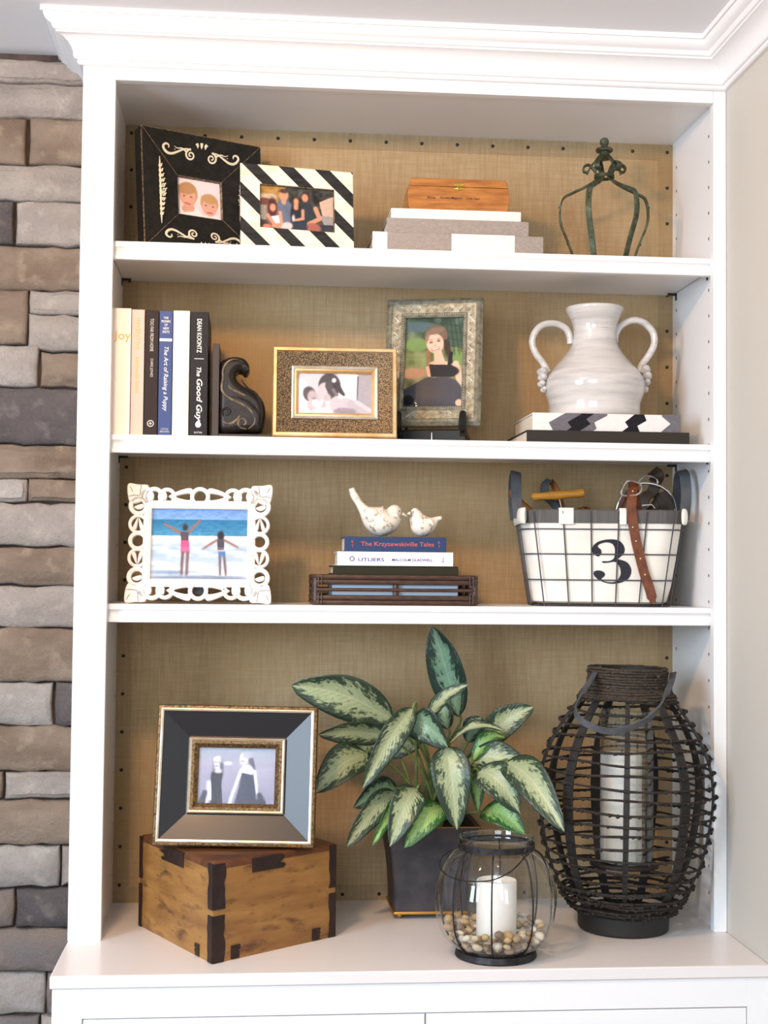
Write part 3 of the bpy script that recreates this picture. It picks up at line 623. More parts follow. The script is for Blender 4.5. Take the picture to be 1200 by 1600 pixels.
ph_=paint([('grad',(70,92,84),(120,128,80),0,.45),('grad',(126,142,90),(172,140,110),.45,1),('noise',60,9,12),('e',.25,.10,.3,.09,0,(84,104,108)),('e',.2,.3,.2,.12,0,(118,146,84)),('e',.85,.2,.3,.2,0,(70,92,76)),('e',.9,.45,.12,.12,0,(122,150,88)),('e',.15,.62,.25,.09,0,(190,150,120)),
 ]+[('l',.62+.07*i,0,.70+.08*i,.42,.004,.004,(40,50,46)) for i in range(5)]+[('l',.6,.06+.08*i,1,.10+.08*i,.004,.004,(46,56,50)) for i in range(4)]+[
 ('e',.53,.20,.20,.19,-12,(118,96,80)),('l',.70,.28,.80,.50,.06,.03,(66,52,46)),('l',.40,.38,.43,.58,.04,.022,(150,112,80)),('l',.57,.40,.60,.49,.07,.09,gsk),('e',.515,.285,.148,.178,-14,gsk),('e',.52,.145,.15,.06,-14,(134,112,94)),('e',.38,.22,.03,.09,10,(150,122,98)),('e',.62,.53,.20,.08,5,gsk),
 ('e',.445,.275,.024,.013,0,(66,48,46)),('e',.575,.258,.024,.013,0,(66,48,46)),('l',.425,.25,.465,.246,.006,.006,(130,96,80)),('l',.555,.236,.60,.234,.006,.006,(130,96,80)),('l',.475,.358,.575,.342,.020,.018,(196,96,92)),('l',.485,.353,.565,.340,.012,.010,(250,240,238)),('e',.515,.312,.020,.014,0,(222,160,138)),
 ('l',.88,.52,1.0,.80,.055,.06,gsk),('l',.40,.56,.43,.64,.03,.03,gsk),('e',.70,.60,.24,.11,0,(36,36,42)),('l',.80,.40,.76,.56,.03,.03,(30,30,36)),('e',.66,.86,.36,.32,0,(78,78,86)),('e',.35,.86,.36,.22,-14,(76,76,84)),('p',[(0,.80),(.4,.66),(.9,.7),(1,.9),(.95,1),(0,1)],(74,74,82)),('p',[(.42,.52),(.82,.53),(.86,.66),(.46,.66)],(40,40,46)),('e',.08,.92,.10,.09,0,(28,30,32)),('e',.95,.95,.06,.06,0,gsk),('noise',8,50,60)],
 W_-2*B,H_-2*B,-.010,o,130); ph_.location=(0,0,B)
ex,ey=o.location.x,o.location.y; er=root('display_easel','black wooden easel with curled hooks under the tall silver frame','easel',(ex,ey,S2),(0,0,o.rotation_euler.z)); rz=math.atan2(-.05,xat(752,.115,ez)-xat(600,.165,ez)); er.rotation_euler=(0,0,rz)
for sx in (-1,1):
    x=sx*.062-.0
    pts=catmull([(x,.11,.003),(x,.06,.012),(x,.012,.020),(x,-.026,.020),(x,-.034,.006)],5); MB().strap(pts,.010,.009,(1,0,0)).build('foot_rail',M['easel'],er)
    pts=catmull([(x,.006,.024),(x,-.018,.024),(x,-.033,.034),(x,-.032,.050),(x,-.026,.060)],5); MB().tube(pts,[.006+.0015*math.sin(PI*i/(len(pts)-1)) for i in range(len(pts))],8).build('hook',M['easel'],er)
    MB().strap([(x*.9,.012,.02),(x*.5,.045,.14)],.010,.005,(0,1,.2)).build('upright',M['easel'],er)
MB().box((-.066,-.004,.008),(.066,.010,.030)).build('cross_rail',M['easel'],er,bevel=.002)
MB().tube([(0,.03,.03),(0,.11,.004)],.004,6).build('rear_leg',M['easel'],er)
MB().lathe([(.002,0),(.0012,.02)],(0,-.0065,.004),6).build('pin',M['chrome'],er)
# --- 5 carved white frame
o,W_,H_=place('picture_frame','carved openwork whitewashed picture frame with a beach photo of two girls',S3,196,.075,423,.065,758,.10)
T=.016; u_=W_/1120                       # one unit of the traced carving
def C2(x,y): return ((x-600)*u_,(940-y)*u_)
HH=H_; sy_=HH/(900*u_)
def CZ(x,y): a,b_=C2(x,y); return (a,b_*sy_)
ring([(.030,.002),(.030,T-.003),(.033,T-.001),(.040,T-.001),(.044,T-.004),(.045,T-.007),(.045,.002)],W_,H_,'inner_moulding',M['whitewash'],o)
backing(o,W_,H_,.003,ins=.036,strut=True); B=.044
def dring(cx,cy,ro,ri,name='carved_ring',part_=None):
    c=CZ(cx,cy); m=shape2d([[(c[0]+r*u_*math.cos(t),c[1]+r*u_*math.sin(t)) for t in [2*PI*j/22 for j in range(22)]] for r in (ro,ri)],T,.0022)
    m.xf(Matrix.Translation((0,-T/2,0))); return m.build(name,M['whitewash'],o,angle=.8)
def solid(pts,name,k=5,holes=(),th=T,bv=.002,mt='whitewash'):
    P=[[CZ(*q) for q in pts]]+[[CZ(*q) for q in hh] for hh in holes]; m=shape2d(P,th,bv,k); m.xf(Matrix.Translation((0,-th/2-(T-th if th<T else 0),0))); return m.build(name,M[mt],o,angle=.8)
for cx in (128,1068):
    for cy in (345,600): 
        dring(cx,cy,78,52)
        s_=1 if cy<480 else -1
        for d in (-1,1): solid([(cx+d*4,cy-s_*50),(cx+d*44,cy+s_*30),(cx+d*18,cy+s_*42),(cx+d*6,cy+s_*0)],'carved_leaf',4)
    dring(cx,472,76,44)
for cy in (132,845):
    dring(600,cy,78,46)
    s_=1 if cy<480 else -1
    for d in (-1,1):
        solid([(600+d*60,cy-58),(600+d*150,cy-50),(600+d*235,cy-8),(600+d*235,cy+8),(600+d*150,cy+55),(600+d*60,cy+68)],'carved_leaf',5,[[(600+d*82,cy-24),(600+d*190,cy),(600+d*82,cy+26)]])
        for q,(ro,ri) in ((255,(72,42)),(355,(78,44))):
            dring(600+d*q,cy+s_*2,ro,ri)
            solid([(600+d*(q+20),cy-40),(600+d*(q+2),cy-10),(600+d*(q+12),cy+30),(600+d*(q+40),cy+10)],'carved_leaf',4)
for dx in (-1,1):
    for cy,s_ in ((0,1),(1,-1)):
        bx=600+dx*472; by=(205 if cy==0 else 745)
        dring(bx,by,80,44)
        solid([(bx-36,by+8),(bx+30,by-14),(bx+36,by+14),(bx-6,by+30)],'carved_leaf',4)
        X=lambda a:600+dx*a; Y=(lambda b_:40+b_) if cy==0 else (lambda b_:936-b_)
        solid([(X(560),Y(0)),(X(555),Y(110)),(X(520),Y(150)),(X(450),Y(130)),(X(420),Y(80)),(X(400),Y(10)),(X(480),Y(2))],'corner_leaf',4,bv=.003)
        solid([(X(470),Y(60)),(X(400),Y(20)),(X(375),Y(70)),(X(385),Y(150)),(X(440),Y(150))],'corner_leaf',4,bv=.003)
        for a,b_ in (((X(552),Y(95)),(X(465),Y(88))),((X(465),Y(88)),(X(455),Y(8))),((X(545),Y(20)),(X(520),Y(60)))):
            p,q=CZ(*a),CZ(*b_); MB().tube([(p[0],-T-.0002,p[1]),((p[0]+q[0])/2,-T-.0008,(p[1]+q[1])/2+.001),(q[0],-T-.0002,q[1])],.0005,4).build('groove',M['groove'],o)
sk=(150,104,92)
ph_=paint([('grad',(112,152,206),(120,160,206),0,.15),('grad',(40,112,156),(72,142,180),.15,.38),('grad',(232,236,240),(176,192,210),.38,.55),('grad',(150,172,198),(210,216,226),.55,1)]+[('e',.08+.11*i,.56+.05*(i%3),.10,.016,0,(214,222,232)) for i in range(9)]+[('e',.1+.13*i,.78+.06*(i%3),.10,.02,4,(236,234,238)) for i in range(8)]+[('e',.5,.98,.6,.03,0,(120,132,150)),('e',.2,.90,.25,.02,0,(130,146,170)),('noise',26,30,44),
 ('l',.30,.34,.14,.22,.016,.012,sk),('l',.38,.34,.50,.16,.016,.012,sk),('e',.35,.26,.028,.034,0,(60,44,44)),('p',[(.30,.33),(.39,.33),(.385,.46),(.31,.46)],(90,70,80)),('p',[(.31,.45),(.39,.45),(.405,.62),(.31,.62)],(232,82,130)),('l',.33,.62,.32,.92,.016,.013,(110,72,66)),('l',.38,.62,.375,.92,.016,.013,(110,72,66)),
 ('e',.72,.38,.035,.05,0,(44,38,44)),('p',[(.68,.42),(.76,.42),(.755,.58),(.69,.58)],(74,70,84)),('l',.68,.44,.54,.56,.012,.010,sk),('l',.76,.44,.90,.54,.012,.010,sk),('p',[(.70,.60),(.77,.60),(.775,.68),(.70,.68)],(60,110,170)),('l',.715,.68,.72,.92,.013,.011,(100,72,66)),('l',.76,.68,.78,.92,.013,.011,(100,72,66)),('e',.72,.59,.03,.008,0,(206,150,130))],
 W_-2*B,H_-2*B,-.0055,o,200); ph_.location=(0,0,B)
# --- books
def book(name,label,L,D,T,cover,loc,rot=(0,0,0),group=None,pages='pages',th=.0022,band=None,spine_round=.0015):
    o=root(name,label,'book',loc,rot,group)
    MB().box((0,0,0),(L,D,th)).box((0,0,T-th),(L,D,T)).box((0,-spine_round,0),(L,th,T)).build('cover',M[cover],o,bevel=.0009)
    MB().box((.003,th+.0004,th+.0001),(L-.003,D-.004,T-th-.0001)).build('pages',M[pages],o,smooth=False)
    return o
# flat stack on shelf 1
def flat(label,u0,u1,vt,y0,zb,cover,D,group=None,name='book',T=None):
    x0,x1=xat(u0,y0,zb),xat(u1,y0,zb); zt=zat(vt,x0,y0) if T is None else zb+T
    return book(name,label,x1-x0,D,zt-zb,cover,(x0,y0,zb),(0,0,0),group),x0,x1,zt
G1='linen-covered books stacked on the top shelf'
o,x0,x1,z=flat('grey linen book with white stripes, bottom of the top-shelf stack',582,849,362,.055,S1,'linen_grey',.19,G1)
Lb=x1-x0; Tb=z-S1
for a,b_ in ((0,.085),(.46,.83)):
    MB().box((Lb*a-.0003,-.0021,-.0001),(Lb*b_,-.0004,Tb+.0002)).build('white_stripe',M['linen_white'],o)
o,x0,x1,z2=flat('plain grey linen book, middle of the top-shelf stack',604,826,340,.062,z,'linen_grey',.175,G1)
o,x0,x1,z3=flat('white linen book directly under the cedar box',611,814,325,.068,z2,'linen_white',.16,G1)
# cedar box
yb=.085; xa,xb=xat(637,yb,z3),xat(796,yb,z3); zt=zat(277,xa,yb); hh=zt-z3; Lc=xb-xa
o=root('cedar_box','small orange cedar box with brass clasp lying on the top-shelf books','box',((xa+xb)/2,yb,z3))
def outline(z0,z1,n=6):
    f=lambda z:(Lc/2-.0075)+.0075*math.sin(PI*min(1,max(0,(z/hh)*.86+.1)))
    zs=[z0+(z1-z0)*i/n for i in range(n+1)]
    return [(f(z_),z_) for z_ in zs]+[(-f(z_),z_) for z_ in reversed(zs)]
zl=hh*.76
MB().prism(outline(.0,zl-.0003),0,.085).build('box_body',M['cedar'],o,bevel=.001)
MB().prism(outline(zl+.0003,hh),0,.085).build('lid',M['cedar'],o,bevel=.0015)
cl=MB().box((-.008,-.0014,zl+.001),(.008,0,zl+.005)).ball((0,-.001,zl-.003),(.007,.0014,.0036),12,6)
for dx in (-.008,.008):
    for dz_ in (.0045,-.003): cl.ball((dx,-.001,zl+dz_),(.0018,.0012,.0018),8,5)
cl.build('clasp',M['brass'],o); MB().ball((0,-.0026,zl-.003),.0013,8,5).build('clasp_hole',M['cedar_dark'],o)
for s,cx,w_ in (('Altos',-.053,.017),('Double Magnum',-.0145,.042),('Cedar Aged',.027,.026)):
    text(s,w_,.0052,(cx,-.0003,hh*.42),(1,0,0),(0,0,1),M['ink'],o,shear=.15,bold=.01)
# crown ornament
cx_,cy_=xat(944,.16,S1+.1),.16
# ring hidden behind the shelf edge, straps measured from the photograph
o=root('garden_finial','open wrought-iron crown finial with verdigris patina, right end of top shelf','ornament',(cx_,cy_,S1))
zp=lambda v:zat(v,cx_,cy_)-S1
rb,rm,rn,rt=.053,.086,.016,.040
MB().lathe([(rb-.006,0),(rb+.003,0),(rb+.003,.010),(rb-.006,.010)],n=40,caps=False).build('base_ring',M['iron_green'],o)
zB,zM1,zM2,zN,zS,zF=.006,zp(345),zp(308),zp(284),zp(258),zp(245)
prof=catmull([(rb,0,zB),(rb+.016,0,zB+(zM1-zB)*.5),(rm,0,zM1),(rm-.004,0,zM2-.006),(rm*.72,0,zM2+.008),(rm*.42,0,zN-.010),(rn,0,zN+.004),(rn+.001,0,zN+.018),(rt*.75,0,zS),(rt,0,zS-.004),(rt,0,zS-.013),(rt*.78,0,zS-.014)],5)
prof2=catmull([(rn*.6,0,zF+.002),(rn,0,zS+.010),(rn*1.7,0,zS-.004),(rn*2.1,0,zS-.018)],5)
for ang in (172,236,302,-4):
    a=math.radians(ang); R_=Matrix.Rotation(a,4,'Z')
    wv=(0,1,0); m=MB().strap(prof,.0115,.0034,wv).xf(R_); m.build('strap',M['iron_green'],o)
    MB().strap(prof2,.010,.003,wv).xf(R_).build('upper_strap',M['iron_green'],o)
    for z_ in (6,22): 
        p=prof[z_//2+2]; MB().ball((p.x+.002,0,p.z),.0026,7,4).xf(R_).build('rivet',M['iron_green'],o)
MB().lathe([(rn+.001,-.003),(rn+.004,-.003),(rn+.004,.003),(rn+.001,.003)],(0,0,zN+.010),20,caps=False).build('collar',M['iron_green'],o)
zf=zF; MB().lathe([(.016,0),(.014,.004),(.010,.007),(.009,.014),(.013,.017),(.0125,.021),(.007,.023),(.006,.026)],(0,0,zf-.004),20).ball((0,0,zf+.029),.0092,14,10).lathe([(.016,0),(.0175,.003),(.016,.006)],(0,0,zf+.010),20).build('finial_knob',M['iron_green'],o)
# --- upright books on shelf 2
BK=[('book','cream upright book titled Joy in gold, leftmost on the second shelf',163,205,482,'bk_cream'),('book','tan upright book with gold lettering on the second shelf',205.5,226,484,'bk_tan'),
 ('book','dark brown upright book with small pale lettering on the second shelf',226.5,248,485.5,'bk_brown'),('book','blue upright book about raising a puppy on the second shelf',248.5,270,486,'bk_blue'),
 ('book','pale yellow upright book between the blue and black books',270.5,296.5,486,'bk_yellow'),('book','black upright novel with white title, beside the bookend',297,326,488,'bk_black')]
yk=.042; bo=[]
for nm,lb,u0,u1,vt,cv in BK:
    zm=S2+.12; xa,xb=xat(u0+(-1),yk,zm),xat(u1-1,yk,zm); xa=max(xa,XL+.001); h=zat(vt,xb,yk)-S2; Tk=xb-xa-.0006
    o=book(nm,lb,h,.165,Tk,cv,(xb,yk,S2),(0,-PI/2,0),'upright books on the second shelf'); bo.append((o,h,Tk))
def spine(i,s,c,ln,hh,mt,shear=0,bold=0,dx=0):
    o,h,T_=bo[i]; text(s,ln,hh,(h-c,-.0019,T_/2+dx),(-1,0,0),(0,0,-1),mt,o,shear,bold)
spx=.001167
h0=bo[0][1]
text('Joy',.030,.020,(h0-.052,-.0019,bo[0][2]*.42),(0,0,-1),(1,0,0),M['txt_gold'],bo[0][0],bold=-.005)
spine(1,'INVENTIVE',.045,.058,.0075,M['txt_gold']); spine(1,'handmade home',.120,.066,.0075,M['txt_gold'])
spine(2,'TOO FAR FROM HOME',.045,.060,.0062,M['txt_tan']); spine(2,'CHRIS JONES',.105,.034,.0060,M['txt_tan'])
MB().lathe([(.0062,0),(.0062,.0004),(.0045,.0004),(.0045,0)],n=20,caps=False).lathe([(.0022,0),(.0022,.0004)],n=12).xf(Matrix.Translation((.022,-.0018,bo[2][2]/2))@Matrix.Rotation(PI/2,4,'X')).build('publisher_mark',M['txt_tan'],bo[2][0])
text('THE\nMONKS\nOF\nNEW\nSKETE',.016,.030,(bo[3][1]-.026,-.0019,bo[3][2]/2),(0,0,-1),(1,0,0),M['txt_white'],bo[3][0])
MB().box((bo[3][1]-.056,-.0019,.001),(bo[3][1]-.051,-.001,bo[3][2]-.001)).build('white_bar',M['txt_white'],bo[3][0])
spine(3,'The Art of Raising a Puppy',.125,.118,.010,M['txt_white'],.25)
text('LITTLE\nBROWN',.016,.008,(.010,-.0019,bo[3][2]/2),(0,0,-1),(1,0,0),M['txt_tan'],bo[3][0])
spine(5,'DEAN KOONTZ',.044,.062,.0085,M['txt_white'],0,.012); spine(5,'The',.110,.017,.008,M['txt_white'],.25,.015); spine(5,'Good Guy',.162,.078,.0135,M['txt_white'],.25,.02)
MB().box((bo[5][1]-.0865,-.0019,.008),(bo[5][1]-.0855,-.001,bo[5][2]-.008)).build('white_rule',M['txt_white'],bo[5][0])
m=shape2d([[(0,.006),(.004,.004),(.005,-.001),(0,-.007),(-.005,-.001),(-.004,.004)]],.0004,0,3); m.xf(Matrix.Translation((.022,-.0019,bo[5][2]/2))@Matrix.Rotation(-PI/2,4,'Y')); m.build('publisher_mark',M['txt_white'],bo[5][0])
text('DUTTON',.014,.003,(.007,-.0019,bo[5][2]/2),(0,0,-1),(1,0,0),M['txt_white'],bo[5][0])
# --- bookend
yb=.05; sc_=1/10.67
def BE(x,y): p=aty(330+x*sc_,540+y*sc_,yb); return (p.x,p.z)
xa=BE(0,1000)[0]; o=root('scroll_bookend','black carved acanthus scroll bookend beside the upright books','bookend',(BE(400,1400)[0],yb,S2))
tp=BE(60,-30)[1]; xR=BE(1010,1450)[0]
part(MB().box((xa+.0015,yb-.004,S2+.0001),(xa+.014,yb+.10,tp)),'back_plate',M['slate_felt'],o,bevel=.001)
part(MB().box((xa+.014,yb-.006,S2+.0001),(xR,yb+.085,S2+.006)),'base_plate',M['slate_felt'],o,bevel=.001)
ol=[(130,330),(250,205),(400,172),(545,205),(620,290),(638,380),(600,458),(550,462),(520,425),(450,415),(405,480),(425,570),(520,655),(650,722),(780,810),(865,920),(902,1050),(902,1200),(870,1340),(820,1425),(500,1432),(140,1425),(110,900)]
m=shape2d([[BE(*q) for q in ol]],.07,.012,4); m.xf(Matrix.Translation((0,yb+.036,0))); part(m,'scroll_body',M['resin'],o,angle=1.0)
ribs=[[(520,270),(440,235),(380,228),(290,260),(225,340),(195,440),(200,540),(180,640),(180,730),(230,820),(350,900),(480,960),(590,1020),(680,1110),(730,1210),(710,1310),(620,1385)],
 [(590,1390),(500,1370),(450,1300),(480,1230),(550,1225),(580,1290),(540,1330)],[(180,1250),(260,1300),(350,1290),(430,1230),(480,1165)],[(290,650),(330,720),(450,780),(570,830)],[(500,560),(600,700),(740,800),(820,950),(850,1120),(830,1300)],[(300,850),(450,860),(600,930),(720,1040),(790,1160),(790,1320)],[(200,1180),(190,1080),(260,1040),(310,1090),(280,1150),(235,1140)]]
for i,rb_ in enumerate(ribs):
    pts=catmull([(BE(*q)[0],yb+.001,BE(*q)[1]) for q in rb_],4); n_=len(pts)
    part(MB().tube(pts,[.0006+.0022*math.sin(PI*(j+.6)/(n_+.6)) for j in range(n_)],7),'carved_rib',M['resin_hi' if i in (0,1,2,3) else 'resin'],o)
# --- vase books and vase
yv=.055; xa=xat(823,yv,S2+.01); xb=xat(1077,yv,S2+.01); zt=zat(671.5,xa,yv)
o=book('book','charcoal clothbound book under the patterned book, right of second shelf',xb-xa,.21,zt-S2,'bk_charcoal',(xa,yv,S2)); 
yv2=.06; xa=xat(832,yv2,zt+.01); xb=xat(1063,yv2,zt+.01); zt2=zat(644.5,xa,yv2); Lb,Tb=xb-xa,zt2-zt
o=book('book','book in black, grey and white zigzag fabric under the vase',Lb,.20,Tb,'linen_white',(xa,yv2,zt))
def zig(u0,u1,k0,k1,mk):   # band between two zig-zag edges, crop units 145..1170 along the spine
    f=lambda u:(u-145)/1025*Lb; p=[(f(u0+dx),Tb*t) for dx,t in ((k0,1),(0 if k0 else 0,.0),)]
    lo=[(f(u0),0),(f(u0+k0),Tb*.5),(f(u0+k0*.35+k0*.2),Tb)]; hi=[(f(u1),0),(f(u1+k1),Tb*.5),(f(u1+k1*.55),Tb)]
    poly=lo[::-1]+hi; poly=[(min(max(a,0),Lb),b_) for a,b_ in poly]
    m=MB(); m.add([(x,-.00195,z) for x,z in poly],[tuple(range(6))]); m.build('zigzag_band',M[mk],o,smooth=False)
M['zz_grey']=linen('grey_weave',srgb(122,118,122),srgb(96,92,98)); M['zz_black']=linen('black_weave',srgb(40,38,42),srgb(24,24,28))
def band(pts,mk):
    f=lambda u:min(max((u-145)/1025*Lb,0),Lb); m=MB(); m.add([(f(a),-.00195,Tb*(1-b_)) for a,b_ in pts],[tuple(range(len(pts)))]); m.build('zigzag_band',M[mk],o,smooth=False)
band([(370,0),(255,.55),(285,1),(380,1),(412,.8),(384,.5),(480,.05),(480,0)],'zz_grey')
band([(480,0),(480,.05),(384,.5),(412,.8),(380,1),(470,1),(545,.6),(515,.32),(570,0)],'zz_black')
band([(570,0),(515,.32),(545,.6),(470,1),(560,1),(585,.85),(570,.5),(660,.1),(660,0)],'zz_grey')
band([(850,0),(782,.45),(806,.72),(760,1),(885,1),(868,.65),(932,.35),(915,0)],'zz_black')
band([(1040,.1),(1100,.5),(1030,1),(1170,1),(1170,0),(1040,0)],'zz_grey')
vx=xat(929,.16,S2+.2); vy=.16
o=root('two_handled_vase','cream glazed pottery vase with two looped handles on the zigzag book','vase',(vx,vy,zt2))
vz=lambda v:zat(v,vx,vy)-zt2; vr=lambda u0,u1,v:(xat(u1,vy,zt2+vz(v))-xat(u0,vy,zt2+vz(v)))/2
pr=[(.04,0),(vr(862,994,640),0),(vr(858,998,632),vz(632)),(vr(852,1003,615),vz(615)),(vr(851,1005,601),vz(601)),(vr(855,999,588),vz(588)),(vr(866,987,573),vz(573)),(vr(880,972,556),vz(556)),(vr(890,962,540),vz(540)),(vr(893,960,525),vz(525)),(vr(893,960,512),vz(512)),(vr(889,964,499),vz(499)),(vr(883,970,488),vz(488)),(vr(882,971,483),vz(483)),(vr(884,969,481),vz(481)),(vr(888,965,484),vz(484)),(vr(897,956,510),vz(510)),(vr(897,956,540),vz(540)),(vr(880,970,580),vz(580)),(.01,vz(625))]
pp=catmull([(a,0,max(b_,0)) for a,b_ in pr],3); MB().lathe([(max(p.x,.001),max(p.z,0)) for p in pp],n=56).build('vase_body',M['glaze'],o,angle=1.2)
def V5(x,y): p=aty(800+x/4.444,460+y/4.444,vy); return (p.x-vx,0,p.z-zt2)
for hp,kn in (([(405,345),(400,290),(370,235),(300,203),(220,210),(165,255),(140,330),(165,410),(210,470),(250,540)],[(210,540),(212,580),(205,625),(220,665)]),([(712,340),(720,275),(760,215),(840,180),(920,200),(980,270),(985,350),(945,430),(900,490),(880,540)],[(920,525),(935,570),(930,615),(920,665)])):
    pts=catmull([V5(*q) for q in hp],5); MB().tube(pts,[.0068]*len(pts),12,flat=1.25).build('handle',M['glaze'],o)
    m=MB()
    for i,q in enumerate(kn):
        c=V5(*q); r_=.0118*(1-.12*i)
        m.ball(c,(r_,r_*1.3,r_*.75),12,8); m.ball((c[0],c[1]-.010,c[2]+.002),(r_*.7,r_*.7,r_*.6),10,6)
    m.build('handle_knuckle',M['glaze'],o)
# --- tray, books and birds on shelf 3
yt=.055; xa,xb=xat(487,yt,S3),xat(749,yt,S3); ht=zat(897,xa,yt)-S3; Wt=xb-xa; Dt=.19
o=root('rattan_tray','dark brown rattan tray under the stack of books, middle of third shelf','tray',((xa+xb)/2,yt,S3))
def loop(z_,r,ins=0): 
    a,b_=Wt/2-r-ins,Dt-r-ins; c=.010; P=[]
    for cx,cy,a0 in ((a-c,r+ins+c,-90),(a-c,b_-c,0),(-a+c,b_-c,90),(-a+c,r+ins+c,180)):
        for j in range(5): t=math.radians(a0+22.5*j); P.append((cx+c*math.cos(t),cy+c*math.sin(t),z_))
    return P
r_=ht*.085
for z_,ins in ((r_,0),(r_*2.9,0),(ht*.5-r_*.0,0.001),(ht-r_*2.9,0),(ht-r_,0)):
    MB().tube(loop(z_,r_ if z_!=ht*.5 else r_*.7,ins),r_ if z_!=ht*.5 else r_*.7,8,closed=True,up=(0,0,1)).build('rattan_rail',M['rattan_dark'],o)
for x,y in [(s*(Wt/2-r_*1.6),yy) for s in (-1,1) for yy in (r_*1.6,Dt-r_*1.6,Dt/2)]+[(0,r_*2),(0,Dt-r_*2)]:
    MB().tube([(x,y,r_*1.5),(x,y,ht-r_*1.5)],r_*1.15,8).build('post',M['rattan_dark'],o)
for i in range(17):
    y=.014+i*(Dt-.028)/16; MB().tube([(-Wt/2+r_*1.5,y,ht-r_*1.8),(Wt/2-r_*1.5,y,ht-r_*1.8)],r_*.8,6).build('slat',M['rattan_dark'],o)
for x,zz in [(s*(Wt/2-.012-.006*j),zz) for s in (-1,1) for j in range(2) for zz in (.22,.78)]:
    MB().tube([(x,-.0008,ht*zz-r_*2.1),(x,-.0015,ht*zz),(x,-.0008,ht*zz+r_*2.1)],.0012,5).build('binding',M['rattan_dark'],o)
zu=S3+ht*.62; xc=(xa+xb)/2
x=tag(MB().box((xc-Wt/2+.038,yt+.016,S3+.0002),(xc+Wt/2-.038,yt+.165,S3+ht*.74)).build('paper_bundle',M['pale_blue'],bevel=.001),'pale blue boxed stack held inside the dark rattan tray','box')
z0=S3+ht
o,x0,x1,z1=flat('thin dark olive book lying directly on the rattan tray',520,716,883.5,.07,z0,'bk_green',.15)
o,x0,x1,z2=flat('white paperback Outliers in the third-shelf stack',527,708,861.5,.066,z1,'bk_white',.14)
Lb,Tb=x1-x0,z2-z1
text('O',.0095,.0095,(Lb*.125,-.0022,Tb*.49),(1,0,0),(0,0,1),M['txt_navy'],o,bold=.012); text('UTLIERS',.048,.0066,(Lb*.29,-.0022,Tb*.44),(1,0,0),(0,0,1),M['txt_navy'],o,bold=.012)
text('MALCOLM GLADWELL',.076,.0052,(Lb*.645,-.0022,Tb*.44),(1,0,0),(0,0,1),M['txt_navy'],o,bold=.012); text('LB',.004,.009,(Lb*.91,-.0019,Tb*.45),(1,0,0),(0,0,1),M['txt_navy'],o)
o,x0,x1,z3=flat('navy blue book with red title under the two birds',538,697,838,.072,z2,'bk_blue2',.125)
Lb,Tb=x1-x0,z3-z2
text('The Krzyzewskiville Tales',Lb*.72,.0105,(Lb*.52,-.0019,Tb*.48),(1,0,0),(0,0,1),M['txt_red'],o,bold=.008)
for cx in (.08,.93): text('K\nT',.004,.014,(Lb*cx,-.0019,Tb*.5),(1,0,0),(0,0,1),M['txt_red'],o)
yB=.115
def bird(label,path,radii,wing,beak,eye,cu):
    o=root('bird_figurine',label,'figurine',(xat(cu,yB,z3),yB,z3),group='white bird figurines on the third shelf')
    L_=lambda q:Vector((aty(*q,yB).x,yB,aty(*q,yB).z))
    pts=[L_(q) for q in path]; pts=catmull(pts,5); rd=[]; P=len(path)
    R_=[Vector((r,0,0)) for r in radii]; rd=[v.x/815 for v in catmull(R_,5)]
    m=MB().tube(pts,rd,18,flat=1.05,up=(0,0,1)); zmin=z3
    m.v=[(a,b_,max(c,zmin+.0003)) for a,b_,c in m.v]; part(m,'body',M['birdpaint'],o,angle=1.2)
    for s in (-1,1):
        W=[L_(q) for q in wing[0]]; W=[Vector((p.x,yB+s*wing[2]/815,p.z)) for p in W]; W=catmull(W,4); n_=len(W)
        part(MB().tube(W,[(wing[1]*math.sin(PI*min(.98,(i+1.2)/(n_+.4)))**.7)/815 for i in range(n_)],12,flat=.35,up=(0,0,1)),'wing',M['birdpaint'],o,angle=1.2)
    a,b_=L_(beak[0]),L_(beak[1]); part(MB().tube([a,(a+b_)/2,b_],[.0036,.0024,.0003],8),'beak',M['birdpaint'],o)
    e=L_(eye[0])
    for s in (-1,1): part(MB().ball((e.x,yB+s*eye[1]/815,e.z),.0012,7,5),'eye',M['ink'],o)
    return o
bird('larger white distressed bird with raised tail, left on the blue book',[(549,763),(554,775),(561,786),(569,797),(580,807),(594,814),(607,812),(614,806),(619,801),(626,801)],[4.5,6,6,9,18,23.5,20,15,13,6],([(572,800),(580,806),(592,811)],11,19),((628,803),(637,807)),((623,799),10),595)
bird('smaller white distressed bird facing left beside the larger bird',[(690,809),(683,811),(676,816),(667,820),(658,821),(653,814),(650,806),(647,802),(643,802)],[3,4,9,15.5,17,13,10.5,9,4],([(675,816),(668,819),(660,820)],8,13),((641,802),(636,803)),((645,800),7.5),656)
# --- wire basket
yf=.075
def sec(t):                         # t 0 bottom .. 1 top: rounded-rectangle section (cx,cy,z,hx,hy)
    z_=S3+.002+t*(zat(799,xat(940,yf,S3+.15),yf)-S3-.002)
    lx=xat(836+(815-836)*t,yf+.01,z_); rx=xat(1046+(1067-1046)*t,yf+.01,z_)
    d=.19+.03*t; return ((lx+rx)/2, .162, z_, (rx-lx)/2, .5*(.145+.03*t))
def rrect(t,grow=0,n=7,rad=.045):
    cx,cy,z_,hx,hy=sec(t); hx+=grow; hy+=grow; P=[]
    for sx,sy,a0 in ((1,-1,-90),(1,1,0),(-1,1,90),(-1,-1,180)):
        for j in range(n+1):
            a=math.radians(a0+90*j/n); P.append((cx+sx*(hx-rad)+rad*math.cos(a),cy+sy*(hy-rad)+rad*math.sin(a),z_))
    return P
c0=sec(0); o=root('wire_basket','grey wire basket with white canvas liner numbered 3, right of third shelf','basket',(c0[0],c0[1],S3))
